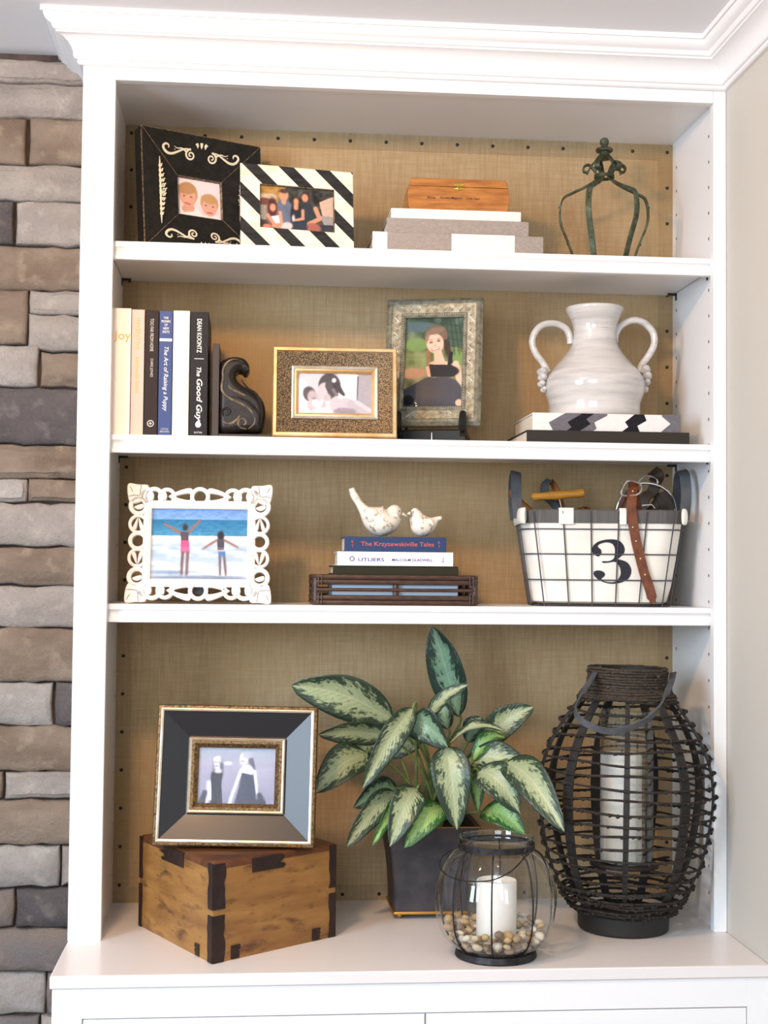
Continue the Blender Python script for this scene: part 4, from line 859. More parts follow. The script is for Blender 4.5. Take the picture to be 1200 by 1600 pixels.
for t in (0,.0,.27,.545,.81):
    part(MB().tube(rrect(t,.002),.0013 if t else .0022,6,closed=True,up=(0,0,1)),'horizontal_wire',M['wire'],o)
def onsec(t,fx,side):
    cx,cy,z_,hx,hy=sec(t); g=.0035
    if side=='f': return (cx+fx*hx,cy-hy-g,z_)
    if side=='b': return (cx+fx*hx,cy+hy+g,z_)
    return (cx+(hx+g)*(1 if side=='r' else -1),cy+fx*hy,z_)
for side,fs in (('f',(-.86,-.50,-.16,.18,.52,.86)),('b',(-.86,-.50,-.16,.18,.52,.86)),('l',(-.5,.0,.5)),('r',(-.5,0,.5))):
    for fx in fs:
        part(MB().tube([onsec(t,fx,side) for t in (-.005,.25,.5,.75,1.0)],.0013,6),'vertical_wire',M['wire'],o)
cx,cy,z_,hx,hy=sec(0)
for i in range(7):
    y=cy-hy+2*hy*(i+.5)/7; part(MB().tube([(cx-hx,y,z_),(cx+hx,y,z_)],.0012,5),'base_wire',M['wire'],o)
rings=[rrect(t,g) for t,g in ((.015,-.012),(.04,-.002),(.2,-.0005),(.5,0),(.9,0),(1,0),(1.0,-.004),(.5,-.004),(.06,-.006))]
def crease(P,k,amp):
    return [(x+amp*math.sin(z_*90+y*60+k),y+ (amp*math.sin(x*120+k*2.1+z_*40) if y>.162 else 0),z_) for x,y,z_ in P]
rings=[crease(r,i,.0012) if i<6 else r for i,r in enumerate(rings)]
ln=part(MB().loft(rings,caps=True),'liner',M['canvas'],o,angle=1.0)
q0,q1=sec(.87),sec(1.0)
tr=[rrect(t,g) for t,g in ((.875,.0002),(.875,.0024),(1.005,.0024),(1.02,-.001),(1.005,-.0062),(.9,-.0062))]
part(MB().loft(tr,caps=False),'grey_rim_band',M['grey_trim'],o)
for u0,u1 in ((874,897),(967,978)):
    z_=sec(.93)[2]; a,b_=xat(u0,yf,z_),xat(u1,yf,z_); yy=sec(1)[1]-sec(1)[4]
    part(MB().box((a,yy-.0042,sec(.86)[2]),(b_,yy-.002,sec(1.03)[2])).box((a,yy-.0042,sec(1.015)[2]),(b_,yy+.009,sec(1.035)[2])),'liner_tab',M['canvas'],o,bevel=.001)
for sx in (-1,1):                        # rolled canvas over the basket ends
    c1=sec(.94); xe=c1[0]+sx*(c1[3]); P=[(xe-sx*.006,c1[1]-c1[4]-.001,0),(xe+sx*.002,c1[1]-c1[4]+.012,0),(xe+sx*.004,c1[1],0),(xe+sx*.002,c1[1]+c1[4]-.012,0),(xe-sx*.006,c1[1]+c1[4]+.001,0)]
    hz=(sec(1.03)[2]-sec(.86)[2])/2; pts=[Vector((p[0],p[1],sec(.95)[2])) for p in P]; pts=catmull(pts,4)
    part(MB().tube(pts,hz,12,flat=.28,up=(0,0,1)),'liner_cuff',M['canvas'],o)
    if True:                             # grey handle loops standing up at the ends
        xs=xe+sx*.004; za=sec(.93)[2]; zt_=zat(738,xs,.16); hy_=.046
        pts=[(xs,.162-hy_,za),(xs+sx*.004,.162-hy_*1.02,za+(zt_-za)*.45),(xs+sx*.004,.162-hy_*.75,za+(zt_-za)*.85),(xs+sx*.003,.162-hy_*.25,zt_),(xs+sx*.003,.162+hy_*.25,zt_),(xs+sx*.004,.162+hy_*.75,za+(zt_-za)*.85),(xs+sx*.004,.162+hy_*1.02,za+(zt_-za)*.45),(xs,.162+hy_,za)]
        part(MB().strap(catmull(pts,5),.020,.003,(sx,-.0,0.25)),'handle',M['grey_strap'],o)
# numeral 3 printed on the liner, traced outline carried onto the sloping front
ol3=[(240,632),(200,610),(175,570),(185,520),(230,475),(300,450),(380,442),(460,455),(510,500),(528,560),(510,610),(470,645),(445,662),(500,672),(560,700),(595,755),(600,810),(575,870),(520,910),(440,930),(360,930),(280,905),(220,865),(195,825),(205,795),(250,785),(300,800),(318,830),(305,855),(280,875),(300,900),(360,915),(430,910),(470,870),(488,820),(480,760),(455,715),(420,690),(350,700),(300,703),(283,690),(300,683),(360,682),(410,655),(422,600),(420,540),(395,495),(350,478),(300,480),(250,500),(238,525),(270,555),(278,590),(262,620)]
P=[]
for x,y in ol3: p=aty(900+x/7.059,780+y/7.059,.080); P.append((p.x,p.z))
m=shape2d([P],.0006,0,3); za,zb=sec(0)[2],sec(1)[2]; ya,yb_=sec(0)[1]-sec(0)[4],sec(1)[1]-sec(1)[4]
m.v=[(x,ya+(yb_-ya)*(z_-za)/(zb-za)-.0009+y*.5,z_) for x,y,z_ in m.v]; part(m,'numeral',M['ink'],ln,smooth=False,label='black numeral 3')
ytop=sec(1)[1]-sec(1)[4]
# things in the basket
def A(x,y,d): return aty(780+x/3.871,720+y/3.871,d+.030)
zl_=sec(.05)[2]+.004
o=root('corkscrew','yellow turned-wood T handle on a steel stem in the basket','tool',tuple(A(345,300,.11)))
hp=[A(182,222,.105),A(192,215,.105),A(240,212,.105),A(340,206,.105),A(430,200,.105),A(470,195,.105),A(492,192,.105),A(498,190,.105)]
part(MB().tube(hp,[.005,.0085,.0072,.0088,.0074,.0088,.0080,.003],12),'handle',M['handle_wood'],o)
part(MB().tube([A(340,215,.106),A(352,270,.108),A(362,330,.11),(A(365,330,.11).x,.11,zl_)],.0022,8),'stem',M['chrome'],o)
o=root('wooden_rod','brown wooden rod slanting behind the left basket handle','tool',tuple(A(120,300,.14)))
part(MB().tube([A(40,175,.16),A(45,200,.158),A(110,262,.15),A(190,330,.14),A(300,420,.125)],[.0045,.007,.0075,.0078,.008],10),'shaft',M['leather_tan'],o)
o=root('curved_strap','short curved dark strap with brown backing behind the yellow handle','strap',tuple(A(300,260,.17)))
part(MB().strap(catmull([A(268,112,.16),A(240,150,.155),A(252,215,.155),A(310,280,.155),A(340,420,.155)],5),.017,.003,lambda t:(1,-.6,.1)),'dark_strap',M['grey_strap'],o)
part(MB().strap(catmull([A(272,116,.166),A(300,160,.168),A(330,240,.166),A(350,420,.16)],5),.014,.003,(1,-.6,0)),'brown_backing',M['leather_tan'],o)
o=root('leather_scraps','tan leather curl lying low behind the basket rim','strap',tuple(A(450,300,.16)))
part(MB().strap(catmull([A(380,330,.15),A(440,295,.17),A(490,285,.17),A(520,320,.15)],5),.02,.003,(0,1,.2)),'tan_strap',M['leather_tan'],o)
o=root('stirrup_iron','chrome stirrup iron arched above the basket rim','stirrup',tuple(A(850,300,.13)))
arch=[A(668,320,.13),A(690,250,.13),A(730,185,.13),A(790,145,.13),A(860,138,.13),A(930,155,.13),A(985,195,.13),A(1012,245,.13),A(1025,320,.13),A(1035,420,.12),A(850,470,.12),A(640,420,.12)]
part(MB().tube(catmull(arch,5,True),.0028,10,closed=True),'arch',M['chrome'],o)
part(MB().tube(catmull([A(800,130,.135),A(830,100,.14),A(870,95,.14),A(910,115,.14),A(915,140,.14)],5),.002,8),'eye_loop',M['chrome'],o)
part(MB().tube([A(830,272,.12),A(890,268,.12),A(905,290,.12)],.0018,7),'tread_bar',M['chrome'],o)
o=root('leather_bundle','dark brown leather straps bundled through the stirrup','strap',tuple(A(870,300,.15)))
for pts,wd,mk in (([A(880,65,.15),A(915,90,.14),A(900,125,.15)],.026,'leather_dk'),([A(905,120,.15),A(880,190,.15),A(830,240,.15),A(790,420,.15)],.022,'leather_dk'),([A(930,195,.155),A(960,260,.15),A(985,330,.15),A(990,420,.15)],.026,'leather_dk'),([A(760,180,.145),A(720,250,.145),A(690,320,.145),A(680,420,.145)],.018,'leather'),([A(860,320,.16),A(900,270,.16),A(930,200,.16)],.02,'leather_dk')):
    part(MB().strap(catmull(pts,5),wd,.004,(1,-.35,.15)),'strap_loop',M[mk],o)
o=root('leather_belt','brown leather belt with punched holes hanging over the basket front','belt',(A(800,300,.04).x,ytop,sec(1)[2]))
def Bf(x,y,dy=0):
    p=aty(900+x/7.059,780+y/7.059,.075); t=(p.z-sec(0)[2])/(sec(1)[2]-sec(0)[2]); yy=ya+(yb_-ya)*t-.0085+dy; return aty(900+x/7.059,780+y/7.059,yy)
bl=[A(808,420,.12),A(806,300,.10),A(802,190,.075),A(800,138,.060),A(800,150,.07)]+[A(800,230,.040),Bf(610,120,.002),Bf(625,260),Bf(655,450),Bf(700,650),Bf(745,830),Bf(800,1000),Bf(835,1150)]
bl[0]=A(808,420,.10)
pts=catmull(bl,6); part(MB().strap(pts,lambda t:.0185 if t<.97 else .012,.0028,(1,0,.0)),'belt_strap',M['leather'],o)
for q in ((622,310),(655,462),(700,655),(748,832)):
    p=Bf(*q); MB_=MB().ball((p.x,p.y-.0016,p.z),(.0014,.0008,.0014),8,5); part(MB_,'punched_hole',M['cream'],o)
p=A(800,185,.05); part(MB().ball((p.x,p.y-.004,p.z),(.0014,.0008,.0014),8,5),'punched_hole',M['cream'],o)
bk=[A(765,130,.055),A(785,122,.055),A(840,140,.052),A(852,150,.050),A(838,205,.046),A(830,212,.046),A(740,212,.047),A(732,195,.047)]
part(MB().tube(catmull([A(770,124,.052),A(850,148,.050),A(832,205,.042),A(735,205,.050)],5,True),.0018,8,closed=True),'buckle',M['chrome'],o)
piv=Vector((c0[0],yb_,S3)); RM=Matrix.Translation(piv)@Matrix.Rotation(math.radians(-6.5),4,'Z')@Matrix.Translation(-piv)
for ob in [q for q in COL.objects if q.parent is None and q.name.split('.')[0] in ('wire_basket','corkscrew','wooden_rod','curved_strap','leather_scraps','stirrup_iron','leather_bundle','leather_belt')]:
    ob.matrix_basis=RM@ob.matrix_basis
# ================================================================ COUNTER OBJECTS
# --- wooden chest
F_,L_,R_=Vector((.207,-.163,CT)),Vector((.066,.106,CT)),Vector((.42,.008,CT)); hb=.166; Bk=L_+R_-F_
o=root('wooden_chest','old honey-coloured wooden box with dark corner straps on the countertop','box',tuple((F_+Bk)/2))
def quad(ins,z_,rad=.006):
    Q=[F_,R_,Bk,L_]; out=[]; c=(F_+Bk)/2
    for i,q in enumerate(Q):
        a=(Q[i-1]-q).normalized(); b_=(Q[(i+1)%4]-q).normalized(); q2=q+(a+b_)*ins
        for t in (1,.45,.12): out.append(tuple(q2+a*rad*t+Vector((0,0,z_))) if t==1 else tuple(q2+a*rad*t*.5+b_*rad*.12+Vector((0,0,z_))))
        out.append(tuple(q2+b_*rad+Vector((0,0,z_))))
    return out
part(MB().loft([quad(0.001,0),quad(0,.003),quad(0,hb-.012)]),'box_body',M['chest'],o,angle=1.0)
part(MB().loft([quad(0.0,hb-.012),quad(0,hb-.006),quad(.003,hb-.001),quad(.008,hb)]),'lid',M['chest_top'],o,angle=1.0)
def wob(a,b_,up0,up1,wd,seed,nrm,name='corner_strap'):  # plate on one face running down an edge; a edge point, b_ direction along the face
    rr_=random.Random(seed); n_=7; P=[]
    for i in range(n_+1):
        z_=up0+(up1-up0)*i/n_; P.append((0,z_))
    Q=[(wd*(1+rr_.uniform(-.16,.12)*(1 if 0<i<n_ else .5)),up0+(up1-up0)*(i/n_)) for i in range(n_,-1,-1)]
    poly=P+Q; m=MB(); n2=len(poly); off=.0016
    v=[Vector(a)+Vector(b_)*x+Vector((0,0,z_))+Vector(nrm)*off for x,z_ in poly]+[Vector(a)+Vector(b_)*x+Vector((0,0,z_))-Vector(nrm)*.001 for x,z_ in poly]
    m.add(v,[tuple(range(n2)),tuple(reversed(range(n2,2*n2)))]+[(i,n2+i,n2+(i+1)%n2,(i+1)%n2) for i in range(n2)])
    part(m,name,M['chest_iron'],o,smooth=False)
dR=(R_-F_).normalized(); dL=(L_-F_).normalized(); nR=Vector((dR.y,-dR.x,0)); nL=Vector((-dL.y,dL.x,0))
if nL.y>0: nL=-nL
LR,LL=(R_-F_).length,(L_-F_).length
for a,b_,n_,w_,s in ((F_,dR,nR,.024,1),(F_,dL,nL,.017,2),(R_,-dR,nR,.016,3),(L_,-dL,nL,.013,4)):
    wob(a,b_,hb*.53,hb*.985,w_,s,n_); wob(a,b_,0.001,hb*.47,w_,s+9,n_)
wob(F_+dR*LR*.30,dR,hb*.84,hb*.985,LR*.25,21,nR,'edge_strap'); wob(F_+dL*LL*.38,dL,hb*.83,hb*.985,LL*.30,22,nL,'edge_strap')
wob(F_+dR*LR*.14,dR,.002,.024,.018,23,nR,'edge_patch'); wob(F_+dR*LR*.80,dR,.002,.022,.018,24,nR,'edge_patch'); wob(F_+dL*LL*.16,dL,.002,.022,.016,25,nL,'edge_patch')
# --- large black and gold frame standing on the chest
zc=CT+hb
def frame_on(u0,v0,u1,y0,y1,vT,lean): pass
o,W_,H_=place('picture_frame','large black and gold dished picture frame standing on the wooden box',zc,240,-.01,492,-.03,1103,.16,roll=.012)
T=.030
ring([(0,0),(0,T-.004),(.002,T),(.006,T+.001),(.0065,T-.002)],W_,H_,'outer_moulding',M['bronze'],o)
ring([(.0062,T-.006),(.0062,T+.0005),(.0085,T+.0015),(.0112,T+.0005),(.0112,T-.006)],W_,H_,'outer_fillet',M['silver_gold'],o)
ring([(.011,T-.006),(.011,T-.001),(.058,.013),(.058,.006)],W_,H_,'lacquer_panel',M['black_gloss'],o)
ring([(.057,.006),(.057,.018),(.059,.0195),(.062,.018),(.062,.006)],W_,H_,'inner_fillet',M['silver_gold'],o)
ring([(.062,.006),(.062,.0185),(.067,.018),(.074,.012),(.074,.006)],W_,H_,'inner_moulding',M['bronze'],o)
backing(o,W_,H_,.004); B=.073
ph_=paint([('grad',(150,164,180),(166,164,184),0,.3),('grad',(164,162,184),(142,142,166),.3,1),('noise',16,6,22),('e',.38,.28,.05,.02,0,(228,232,240)),
 ('e',.25,.32,.065,.13,0,(120,118,136)),('e',.25,.30,.05,.07,0,(226,226,238)),('l',.25,.20,.23,.22,.04,.04,(214,216,228)),('l',.30,.30,.31,.52,.022,.02,(96,94,112)),('e',.24,.52,.075,.09,0,(48,48,60)),('p',[(.17,.52),(.30,.50),(.33,1),(.17,1)],(50,50,64)),('l',.14,.62,.13,.96,.025,.02,(204,204,224)),('l',.10,.80,.06,.98,.03,.04,(64,64,80)),('l',.155,.64,.17,.92,.02,.018,(226,226,240)),('e',.235,.335,.022,.008,0,(120,116,132)),('e',.225,.27,.008,.006,0,(90,86,100)),('e',.27,.27,.008,.006,0,(90,86,100)),('e',.26,.42,.05,.03,0,(206,206,222)),
 ('e',.60,.16,.075,.10,0,(150,154,168)),('e',.585,.20,.055,.085,0,(228,230,242)),('l',.68,.22,.73,.44,.035,.018,(96,96,112)),('e',.63,.13,.06,.05,0,(176,182,196)),('e',.63,.42,.09,.08,0,(234,234,246)),('p',[(.56,.44),(.70,.48),(.72,.40),(.76,.62),(.84,1),(.48,1),(.55,.62)],(62,64,84)),('l',.55,.42,.43,.92,.022,.018,(222,224,238)),('l',.73,.42,.78,.88,.022,.018,(216,218,234)),('l',.80,.84,.85,.98,.035,.04,(60,62,78)),('l',.54,.60,.60,.95,.008,.008,(96,98,120)),('e',.57,.24,.02,.01,0,(140,136,150)),('l',.44,.90,.42,.98,.02,.02,(216,218,232)),('noise',8,50,34)],
 W_-2*B,H_-2*B,-.0075,o,150); ph_.location=(0,0,B)
# --- plant
pc=Vector((.607,.197,CT)); zpt=zat(1293,.62,.105)-CT
o=root('potted_plant','variegated green and silver leafy plant in a square dark pot','plant',tuple(pc))
def sq(h,z_,r=.006):
    P=[]
    for sx,sy,a0 in ((1,-1,-90),(1,1,0),(-1,1,90),(-1,-1,180)):
        for j in range(4): a=math.radians(a0+30*j); P.append((sx*(h-r)+r*math.cos(a),sy*(h-r)+r*math.sin(a),z_))
    return P
ft=.011
pf=[(0,.069),(.15,.0695),(.35,.071),(.55,.0745),(.75,.080),(.9,.086),(1,.0905)]
pot=MB().loft([sq(h,ft+(zpt-ft)*t) for t,h in pf]+[sq(.0925,zpt-.003),sq(.0925,zpt),sq(.083,zpt),sq(.080,zpt-.02)]).build('pot',M['pot'],o,angle=.9)
MB().loft([sq(.0715,ft-.002),sq(.0722,ft),sq(.0715,ft+.003),sq(.069,ft+.003),sq(.069,ft-.002)],caps=True).build('base_gilding',M['potgold'],pot)
MB().loft([sq(.0932,zpt-.0008),sq(.0935,zpt+.0004),sq(.092,zpt+.001),sq(.091,zpt-.0008)],caps=False).build('rim_gilding',M['potgold'],pot)
for sx in (-1,1):
    for sy in (-1,1): MB().ball((sx*.058,sy*.058,.0058),.0057,12,8).build('foot',M['potgold'],pot)
MB().loft([sq(.079,zpt-.03),sq(.079,zpt-.018),sq(.04,zpt-.012)]).build('soil',M['soil'],o)
LV=[ # base(u,v,y) tip(u,v,y) width_px bow  roll  mat
 ((717,1120,.20),(676,979,.17),62,.010,.15,'B'),((615,1126,.16),(455,1071,.12),76,.020,.25,'A'),((606,1150,.14),(497,1148,.10),44,.012,.5,'A'),((575,1178,.13),(492,1240,.06),62,.014,-.2,'A'),
 ((646,1106,.08),(566,1232,.04),46,.022,.35,'A'),((660,1136,.15),(734,1069,.10),27,.012,.5,'A'),((640,1130,.11),(700,1168,.07),58,.022,-.3,'B'),((700,1164,.10),(788,1142,.06),24,.014,.9,'A'),
 ((748,1172,.17),(834,1104,.13),50,.014,.1,'A'),((722,1196,.12),(842,1222,.06),52,.026,.2,'A'),((738,1190,.10),(790,1152,.11),34,.014,.6,'C'),((745,1206,.08),(813,1272,.02),58,.020,.1,'A'),
 ((790,1192,.05),(882,1300,-.10),58,.024,0,'A'),((697,1165,.10),(714,1297,.07),66,.022,0,'A'),((738,1196,.13),(747,1268,.10),30,.012,.2,'C'),((652,1232,.10),(609,1323,.03),54,.020,.1,'A'),
 ((628,1242,.09),(581,1322,.03),26,.016,.5,'C'),((618,1238,.12),(540,1325,.05),44,.020,.3,'A'),((694,1262,.10),(632,1325,.05),46,.018,.1,'C'),((752,1270,.13),(822,1306,.06),46,.016,.2,'C'),
 ((620,1232,.16),(552,1262,.10),44,.014,.2,'B'),((700,1140,.19),(690,1100,.2),32,.008,.2,'B'),((590,1140,.19),(540,1215,.15),46,.014,.1,'B'),((760,1215,.17),(800,1262,.12),40,.014,.2,'B'),((655,1150,.2),(610,1185,.18),44,.01,.1,'B'),((730,1160,.2),(752,1120,.2),36,.008,.1,'B')]
def leaf(bp_,tp_,wpx,bow,roll,mk,idx):
    a=aty(*bp_); b_=aty(*tp_); ax=b_-a; Ln=ax.length; ax.normalize(); mid=(a+b_)/2; view=(Vector(CAMP)-mid).normalized()
    side=ax.cross(view).normalized(); nrm=side.cross(ax).normalized(); side=(side*math.cos(roll)+nrm*math.sin(roll)); nrm=side.cross(ax).normalized()
    if nrm.dot(view)<0: nrm=-nrm
    wd=wpx/840/2; n_=14; K=6; m=MB(); uv=[]; rr_=random.Random(idx)
    ph1=rr_.uniform(0,6); upv=Vector((0,0,1))
    for th in (0,1):
        for i in range(n_+1):
            t=i/n_; wt=wd*(math.sin(PI*t**.88)**.62)*(1-.10*t) if 0<t<1 else (wd*.03 if t==0 else 0.0002)
            c=a+ax*(Ln*t)+(nrm*.55+upv*.75)*(bow*1.3*math.sin(PI*t)) 
            for j in range(-K,K+1):
                s=j/K; cup=-abs(s)**1.3*wt*.32*-1; wave=.0016*math.sin(t*15+ph1+s*2)*abs(s)
                p=c+side*(s*wt)+nrm*(-abs(s)*wt*.0+ (abs(s)**1.2)*wt*.30+wave)-nrm*(.0005*th)
                m.v.append(tuple(p)); uv.append((s*.5+.5,t))
    nn=2*K+1; off=(n_+1)*nn
    for i in range(n_):
        for j in range(nn-1):
            q=i*nn+j; m.f.append((q,q+1,q+nn+1,q+nn)); m.f.append((off+q,off+q+nn,off+q+nn+1,off+q+1))
    for i in range(n_):
        for j in (0,nn-1): q=i*nn+j; m.f.append((q,q+nn,off+q+nn,off+q))
    lf=part(m,'leaf',M['leaf'+mk],o,angle=2.5); ul=lf.data.uv_layers.new(name='UVMap')
    li=np.empty(len(lf.data.loops),int); lf.data.loops.foreach_get('vertex_index',li); ul.data.foreach_set('uv',np.array(uv)[li].ravel())
    s0=Vector((pc.x+rr_.uniform(-.025,.025),pc.y+rr_.uniform(-.03,.03),CT+zpt-.016)); d=(a-s0)
    mid1=s0+Vector((d.x*.35,d.y*.35,max(d.z,0.03)*.62)); mid2=a-ax*.010+Vector((0,0,-.002))
    if d.z<.03: mid1=s0+Vector((d.x*.5,d.y*.5,.05))
    part(MB().tube(catmull([s0,mid1,mid2,a+ax*.004],5),[.0034,.0033,.0032,.003,.003]+[.0026]*10+[.0016],7),'leaf_stalk',M['stem'],o)
for i,l in enumerate(LV): leaf(*l,i)
# --- glass lantern
gc=Vector((.686,-.135,CT)); o=root('glass_lantern','round clear lobed glass lantern with iron wire ribs and pebbles','lantern',tuple(gc))
gz=lambda v:zat(v,gc.x,gc.y)-CT; gr=lambda u0,u1,v:(xat(u1,gc.y,gc.z+gz(v))-xat(u0,gc.y,gc.z+gz(v)))/2
zr=zat(1313,gc.x,gc.y)-CT; Rm=gr(681,873,1400); Rr=gr(718,831,1313)
GP=[(.030,.010),(.062,.012),(Rm*.80,.030),(Rm*.94,.055),(Rm,.088),(Rm*.985,.115),(Rm*.90,.145),(Rm*.76,.170),(Rr*1.0,zr-.012),(Rr*.98,zr-.004),(Rr*1.0,zr+.006)]
GP=[(p.x,p.z) for p in catmull([(a,0,b_) for a,b_ in GP],5)]
NL=8; ph0=math.radians(-104)
def lobe(t,z_):
    k=max(0,math.sin(PI*min(1,max(0,(z_-.012)/(zr-.03)))))**.6; return 1-.125*k*abs(math.cos((t-ph0)*NL/2))**5
m=MB(); n_=96
out=[[(r*lobe(t,z_)*math.cos(t),r*lobe(t,z_)*math.sin(t),z_) for t in [2*PI*j/n_ for j in range(n_)]] for r,z_ in GP]
m.loft(out,caps=False)
m.add([(0,0,.010)]+out[0],[(0,1+(j+1)%n_,1+j) for j in range(n_)]); m.build('glass_globe',M['glass'],o,angle=2)
MB().tube([(GP[-1][0]*math.cos(t),GP[-1][0]*math.sin(t),GP[-1][1]) for t in [2*PI*j/48 for j in range(48)]],.0016,8,closed=True,up=(0,0,1)).build('glass_rim',M['glass'],o)
MB().lathe([(.048,.0),(.068,0),(.070,.003),(.068,.012),(.062,.013),(.060,.004)],n=48).build('base_ring',M['iron'],o)
MB().lathe([(Rr*1.0+.001,zr-.013),(Rr*1.0+.0035,zr-.013),(Rr+.0035,zr-.003),(Rr+.001,zr-.003)],n=48,caps=False).build('neck_band',M['iron'],o)
for k in range(NL):
    t=ph0+2*PI*k/NL; pts=[((r*lobe(t,z_)+.0012)*math.cos(t),(r*lobe(t,z_)+.0012)*math.sin(t),z_) for r,z_ in GP[3:-6]]
    MB().tube(pts,.0014,7).build('wire_rib',M['iron'],o)
tR,tL=math.radians(-52),math.radians(-165)
for t in (tR,math.radians(138)):
    p=((Rr+.007)*math.cos(t),(Rr+.007)*math.sin(t),zr-.009)
    MB().tube([(p[0]+.006*math.cos(a)*(-math.sin(t)),p[1]+.006*math.cos(a)*math.cos(t),p[2]+.006*math.sin(a)) for a in [2*PI*j/12 for j in range(12)]],.0014,6,closed=True).build('handle_eye',M['iron'],o)
def G(u,v,y): p=aty(u,v,y); return (p.x-gc.x,p.y-gc.y,p.z-CT)
hw=[((Rr+.007)*math.cos(tR),(Rr+.007)*math.sin(tR),zr-.014),G(800,1360,gc.y-.095),G(770,1375,gc.y-.108),G(735,1377,gc.y-.104),G(705,1371,gc.y-.085),G(688,1356,gc.y-.045),G(690,1340,gc.y+.0),G(705,1328,gc.y+.05),((Rr+.007)*math.cos(math.radians(138)),(Rr+.007)*math.sin(math.radians(138)),zr-.012)]
MB().tube(catmull(hw,6),.0012,6).build('bail_handle',M['iron'],o)
cu=G(776,1455,gc.y); cr=.0345; zt_=gz(1376)
cn=root('pillar_candle','short white pillar candle inside the round glass lantern','candle',(gc.x+.003,gc.y+.012,CT+.014))
MB().lathe([(cr*.97,0),(cr,.002),(cr,zt_-.017),(cr*.97,zt_-.0145),(cr*.84,zt_-.015),(cr*.6,zt_-.018),(.002,zt_-.020)],n=40).build('wax',M['wax'],cn)
MB().tube([(0,0,zt_-.022),(.001,0,zt_-.012),(.003,0,zt_-.008)],.0008,5).build('wick',M['ink'],cn)
rp=random.Random(11); pl=[]; base=[]
for k in range(5):
    m=MB().ball((0,0,0),(1,.8,.62),10,7); m.v=[(x*(1+.10*math.sin(3*y+k)),y*(1+.08*math.cos(2*x+k)),z_*(1+.06*math.sin(2*x+2*k))) for x,y,z_ in m.v]
    me=m.build('river_pebble',M['peb%d'%k]); base.append(me)
tries=0
gl=lambda z_: next((r for r,zz in GP if zz>=z_),Rm)
PN=['beige','off-white','brown','dark grey-brown','sandy yellow']
while len(pl)<120 and tries<40000:
    tries+=1; r_=rp.uniform(.0075,.0122); t=rp.uniform(0,2*PI); z_=rp.uniform(.0125+r_*.75,.066)
    rmax=gl(z_-r_*.4)*lobe(t,z_)-r_*1.05-.001
    rr_=math.sqrt(rp.uniform(0,1))*rmax; x,y=rr_*math.cos(t),rr_*math.sin(t)
    if math.hypot(x-.003,y-.012)<cr+r_*1.02: continue
    hmax=.030+.026*(rr_/Rm)+.006*math.sin(3*t)
    if z_>hmax: continue
    if all((x-q[0])**2+(y-q[1])**2+(z_-q[2])**2>((r_+q[3])*.83)**2 for q in pl): pl.append((x,y,z_,r_))
for i,(x,y,z_,r_) in enumerate(pl):
    k=rp.randrange(5); src=base[k]; c=src.copy(); COL.objects.link(c); c.location=(gc.x+x,gc.y+y,CT+z_); c.scale=(r_,r_,r_); c.rotation_euler=(rp.uniform(-.4,.4),rp.uniform(-.4,.4),rp.uniform(0,6))
    tag(c,'%s river pebble among those heaped round the candle in the glass lantern'%PN[k],'pebble','river pebbles in the glass lantern')
for b_ in base: bpy.data.objects.remove(b_)
# --- rattan lantern
rc=Vector((.953,.040,CT)); o=root('rattan_lantern','tall dark bamboo and twine lantern, right end of countertop','lantern',tuple(rc),(0,.016,0))
rz_=lambda v:zat(v,rc.x,rc.y)-CT; rr2=lambda u0,u1,v:(xat(u1,rc.y,rc.z+rz_(v))-xat(u0,rc.y,rc.z+rz_(v)))/2
zq=[(.074,.004),(.078,.030)]
RP=[(rr2(897,1035,1440),.030),(rr2(880,1055,1410),rz_(1405)),(rr2(862,1092,1350),rz_(1350)),(rr2(850,1108,1290),rz_(1290)),(rr2(847,1116,1235),rz_(1235)),(rr2(856,1110,1185),rz_(1185)),(rr2(876,1090,1140),rz_(1140)),(rr2(905,1062,1100),rz_(1098)),(rr2(922,1050,1078),rz_(1078)),(rr2(928,1044,1065),rz_(1066)),(rr2(928,1045,1045),rz_(1044))]
RC=[(p.x,p.z) for p in catmull([(a,0,b_) for a,b_ in RP],8)]
def rad_at(z_):
    for i in range(len(RC)-1):
        if RC[i][1]<=z_<=RC[i+1][1]: t=(z_-RC[i][1])/(RC[i+1][1]-RC[i][1]+1e-9); return RC[i][0]+(RC[i+1][0]-RC[i][0])*t
    return RC[-1][0] if z_>RC[-1][1] else RC[0][0]
rb0=RP[0][0]
MB().lathe([(rb0-.012,0),(rb0-.004,0),(rb0,.004),(rb0+.001,.032),(rb0-.004,.036),(rb0-.012,.036)],n=48).build('base_drum',M['base_blk'],o)
NB=9
for k in range(NB):
    t=math.radians(-104)+2*PI*k/NB; nz=22; z0_,z1_=.030,rz_(1062); pts=[]
    for i in range(nz+1):
        z_=z0_+(z1_-z0_)*i/nz; r_=rad_at(z_)-.003; pts.append((r_*math.cos(t),r_*math.sin(t),z_))
    MB().strap(pts,lambda s,k=k:(.0225-.008*abs(2*s-1))*(.5 if k==0 else 1),.0035,(-math.sin(t),math.cos(t),0)).build('bamboo_rib',M['bamboo'],o)
rk=random.Random(4)
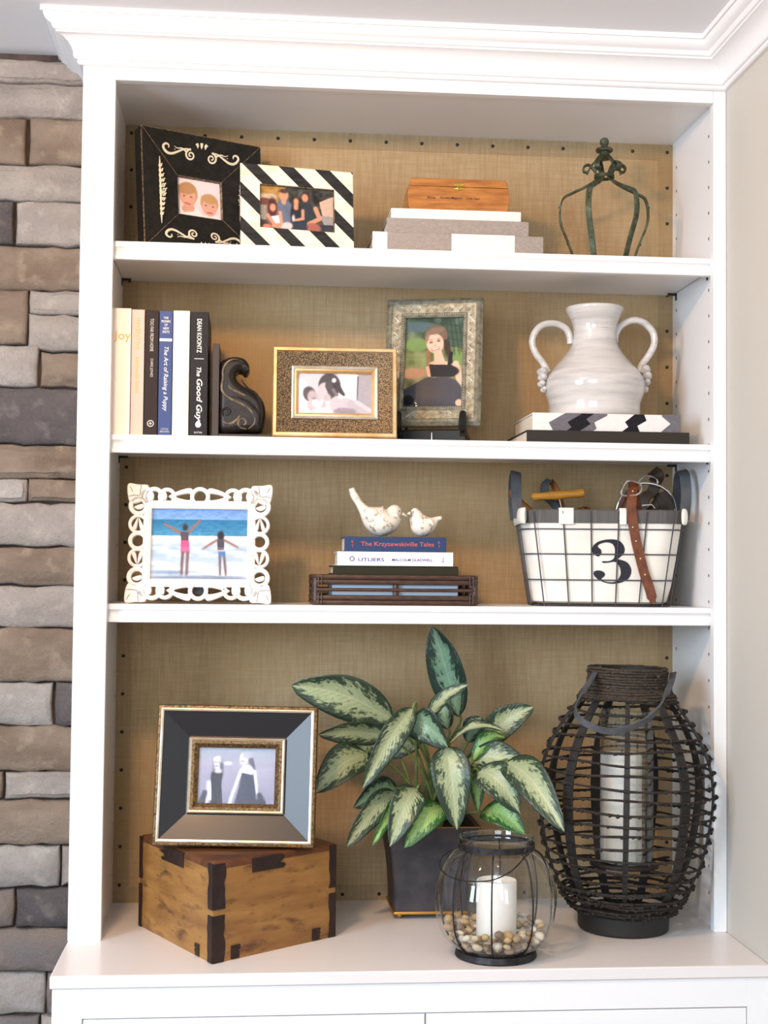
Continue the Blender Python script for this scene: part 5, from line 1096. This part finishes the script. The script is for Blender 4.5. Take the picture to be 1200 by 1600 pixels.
def twine(z_,r_,name='twine_ring',mt='rope',rad=.0023,wob_=.0024,knob=30,n_=60,tilt=0):
    p0=rk.uniform(0,6); P=[((r_+rk.uniform(-.0006,.0006))*math.cos(a),(r_+rk.uniform(-.0006,.0006))*math.sin(a),z_+wob_*math.sin(2*a+p0)+wob_*.6*math.sin(5*a+p0*2)) for a in [2*PI*j/n_ for j in range(n_)]]
    m=MB().tube(P,[rad*rk.uniform(.8,1.2) for _ in P],6,closed=True,up=(0,0,1))
    for j in range(knob):
        a=rk.uniform(0,2*PI); m.ball(((r_+.0012)*math.cos(a),(r_+.0012)*math.sin(a),z_+wob_*math.sin(2*a+p0)+wob_*.6*math.sin(5*a+p0*2)-.001),rk.uniform(.0028,.0042),6,4)
    return m.build(name,M[mt],o,angle=1.2)
zb_,zt_=.044,rz_(1092); n_=19
for i in range(n_):
    z_=zb_+(zt_-zb_)*i/(n_-1); twine(z_,rad_at(z_)+.0012)
for z_ in (.039,.049,.060,.071,.084): twine(z_,rad_at(z_)+.0016)
for i in range(4): z_=rz_(1088)+i*.0048; twine(z_,rad_at(z_)+.003,'neck_twine','rope_lt',.0028,.0006,6)
for i in range(9):
    z_=rz_(1078)+(rz_(1044)-rz_(1078))*i/8; twine(z_,rr2(928,1045,1050)+.0008,'neck_twine','rope_lt',.0028,.0005,5)
MB().lathe([(rr2(928,1045,1050)-.004,rz_(1085)),(rr2(928,1045,1050)-.002,rz_(1085)),(rr2(928,1045,1050)-.002,rz_(1044)),(rr2(928,1045,1050)-.004,rz_(1044))],n=40,caps=False).build('neck_sleeve',M['base_blk'],o)
zpl=rz_(1348); Rp=rr2(905,1058,1348)
MB().lathe([(.008,zpl-.004),(rr2(925,1030,1348),zpl-.004),(rr2(925,1030,1348),zpl),(.008,zpl)],n=40).build('candle_plate',M['bamboo'],o)
rpl=rr2(925,1030,1348)
for k in range(4):
    t=2*PI*(k+.22*4/9)/4+.5; e=rad_at(zpl)-.004; MB().strap([((rpl-.004)*math.cos(t),(rpl-.004)*math.sin(t),zpl-.005),(e*math.cos(t),e*math.sin(t),zpl-.005)],.008,.003,(-math.sin(t),math.cos(t),0)).build('plate_arm',M['bamboo'],o)
RO=lambda u,v,y:(aty(u,v,y).x-rc.x,y-rc.y,aty(u,v,y).z-CT)
hs=[RO(929,1043,.03),RO(912,1072,-.03),RO(896,1100,-.07),RO(894,1116,-.085),RO(906,1130,-.10),RO(935,1142,-.115),RO(965,1142,-.12),RO(1000,1128,-.115),RO(1024,1105,-.10),RO(1040,1072,-.04),RO(1046,1050,.03)]
MB().strap(catmull(hs,5),.012,.003,lambda s:(0.1,-.35 if .2<s<.8 else -.9,1) if .15<s<.85 else (1,-.8,.2)).build('strap_handle',M['grey_strap'],o)
hc=root('hurricane_glass','clear straight glass cylinder inside the bamboo lantern','glass',(.959,rc.y,CT+zpl+.0003)); zg=rz_(1110)-zpl; rg=rr2(938,1019,1250)
MB().lathe([(rg,0),(rg,zg),(rg-.002,zg),(rg-.002,.003),(.002,.003),(.002,0)],n=48,caps=False).build('glass_cylinder',M['glass'],hc,angle=.8)
cn=root('pillar_candle','tall white pillar candle inside the bamboo lantern','candle',(.949,rc.y,CT+zpl+.004)); rcn=rr2(938,1001,1250); zk=rz_(1177)-zpl-.004
MB().lathe([(rcn*.97,0),(rcn,.002),(rcn,zk-.004),(rcn*.95,zk),(rcn*.8,zk-.001),(rcn*.5,zk-.004),(.001,zk-.005)],n=40).build('wax',M['wax'],cn)
MB().tube([(0,0,zk-.006),(.001,0,zk+.004),(.004,0,zk+.008)],.0009,5).build('wick',M['ink'],cn)
print('objects',len(bpy.data.objects))
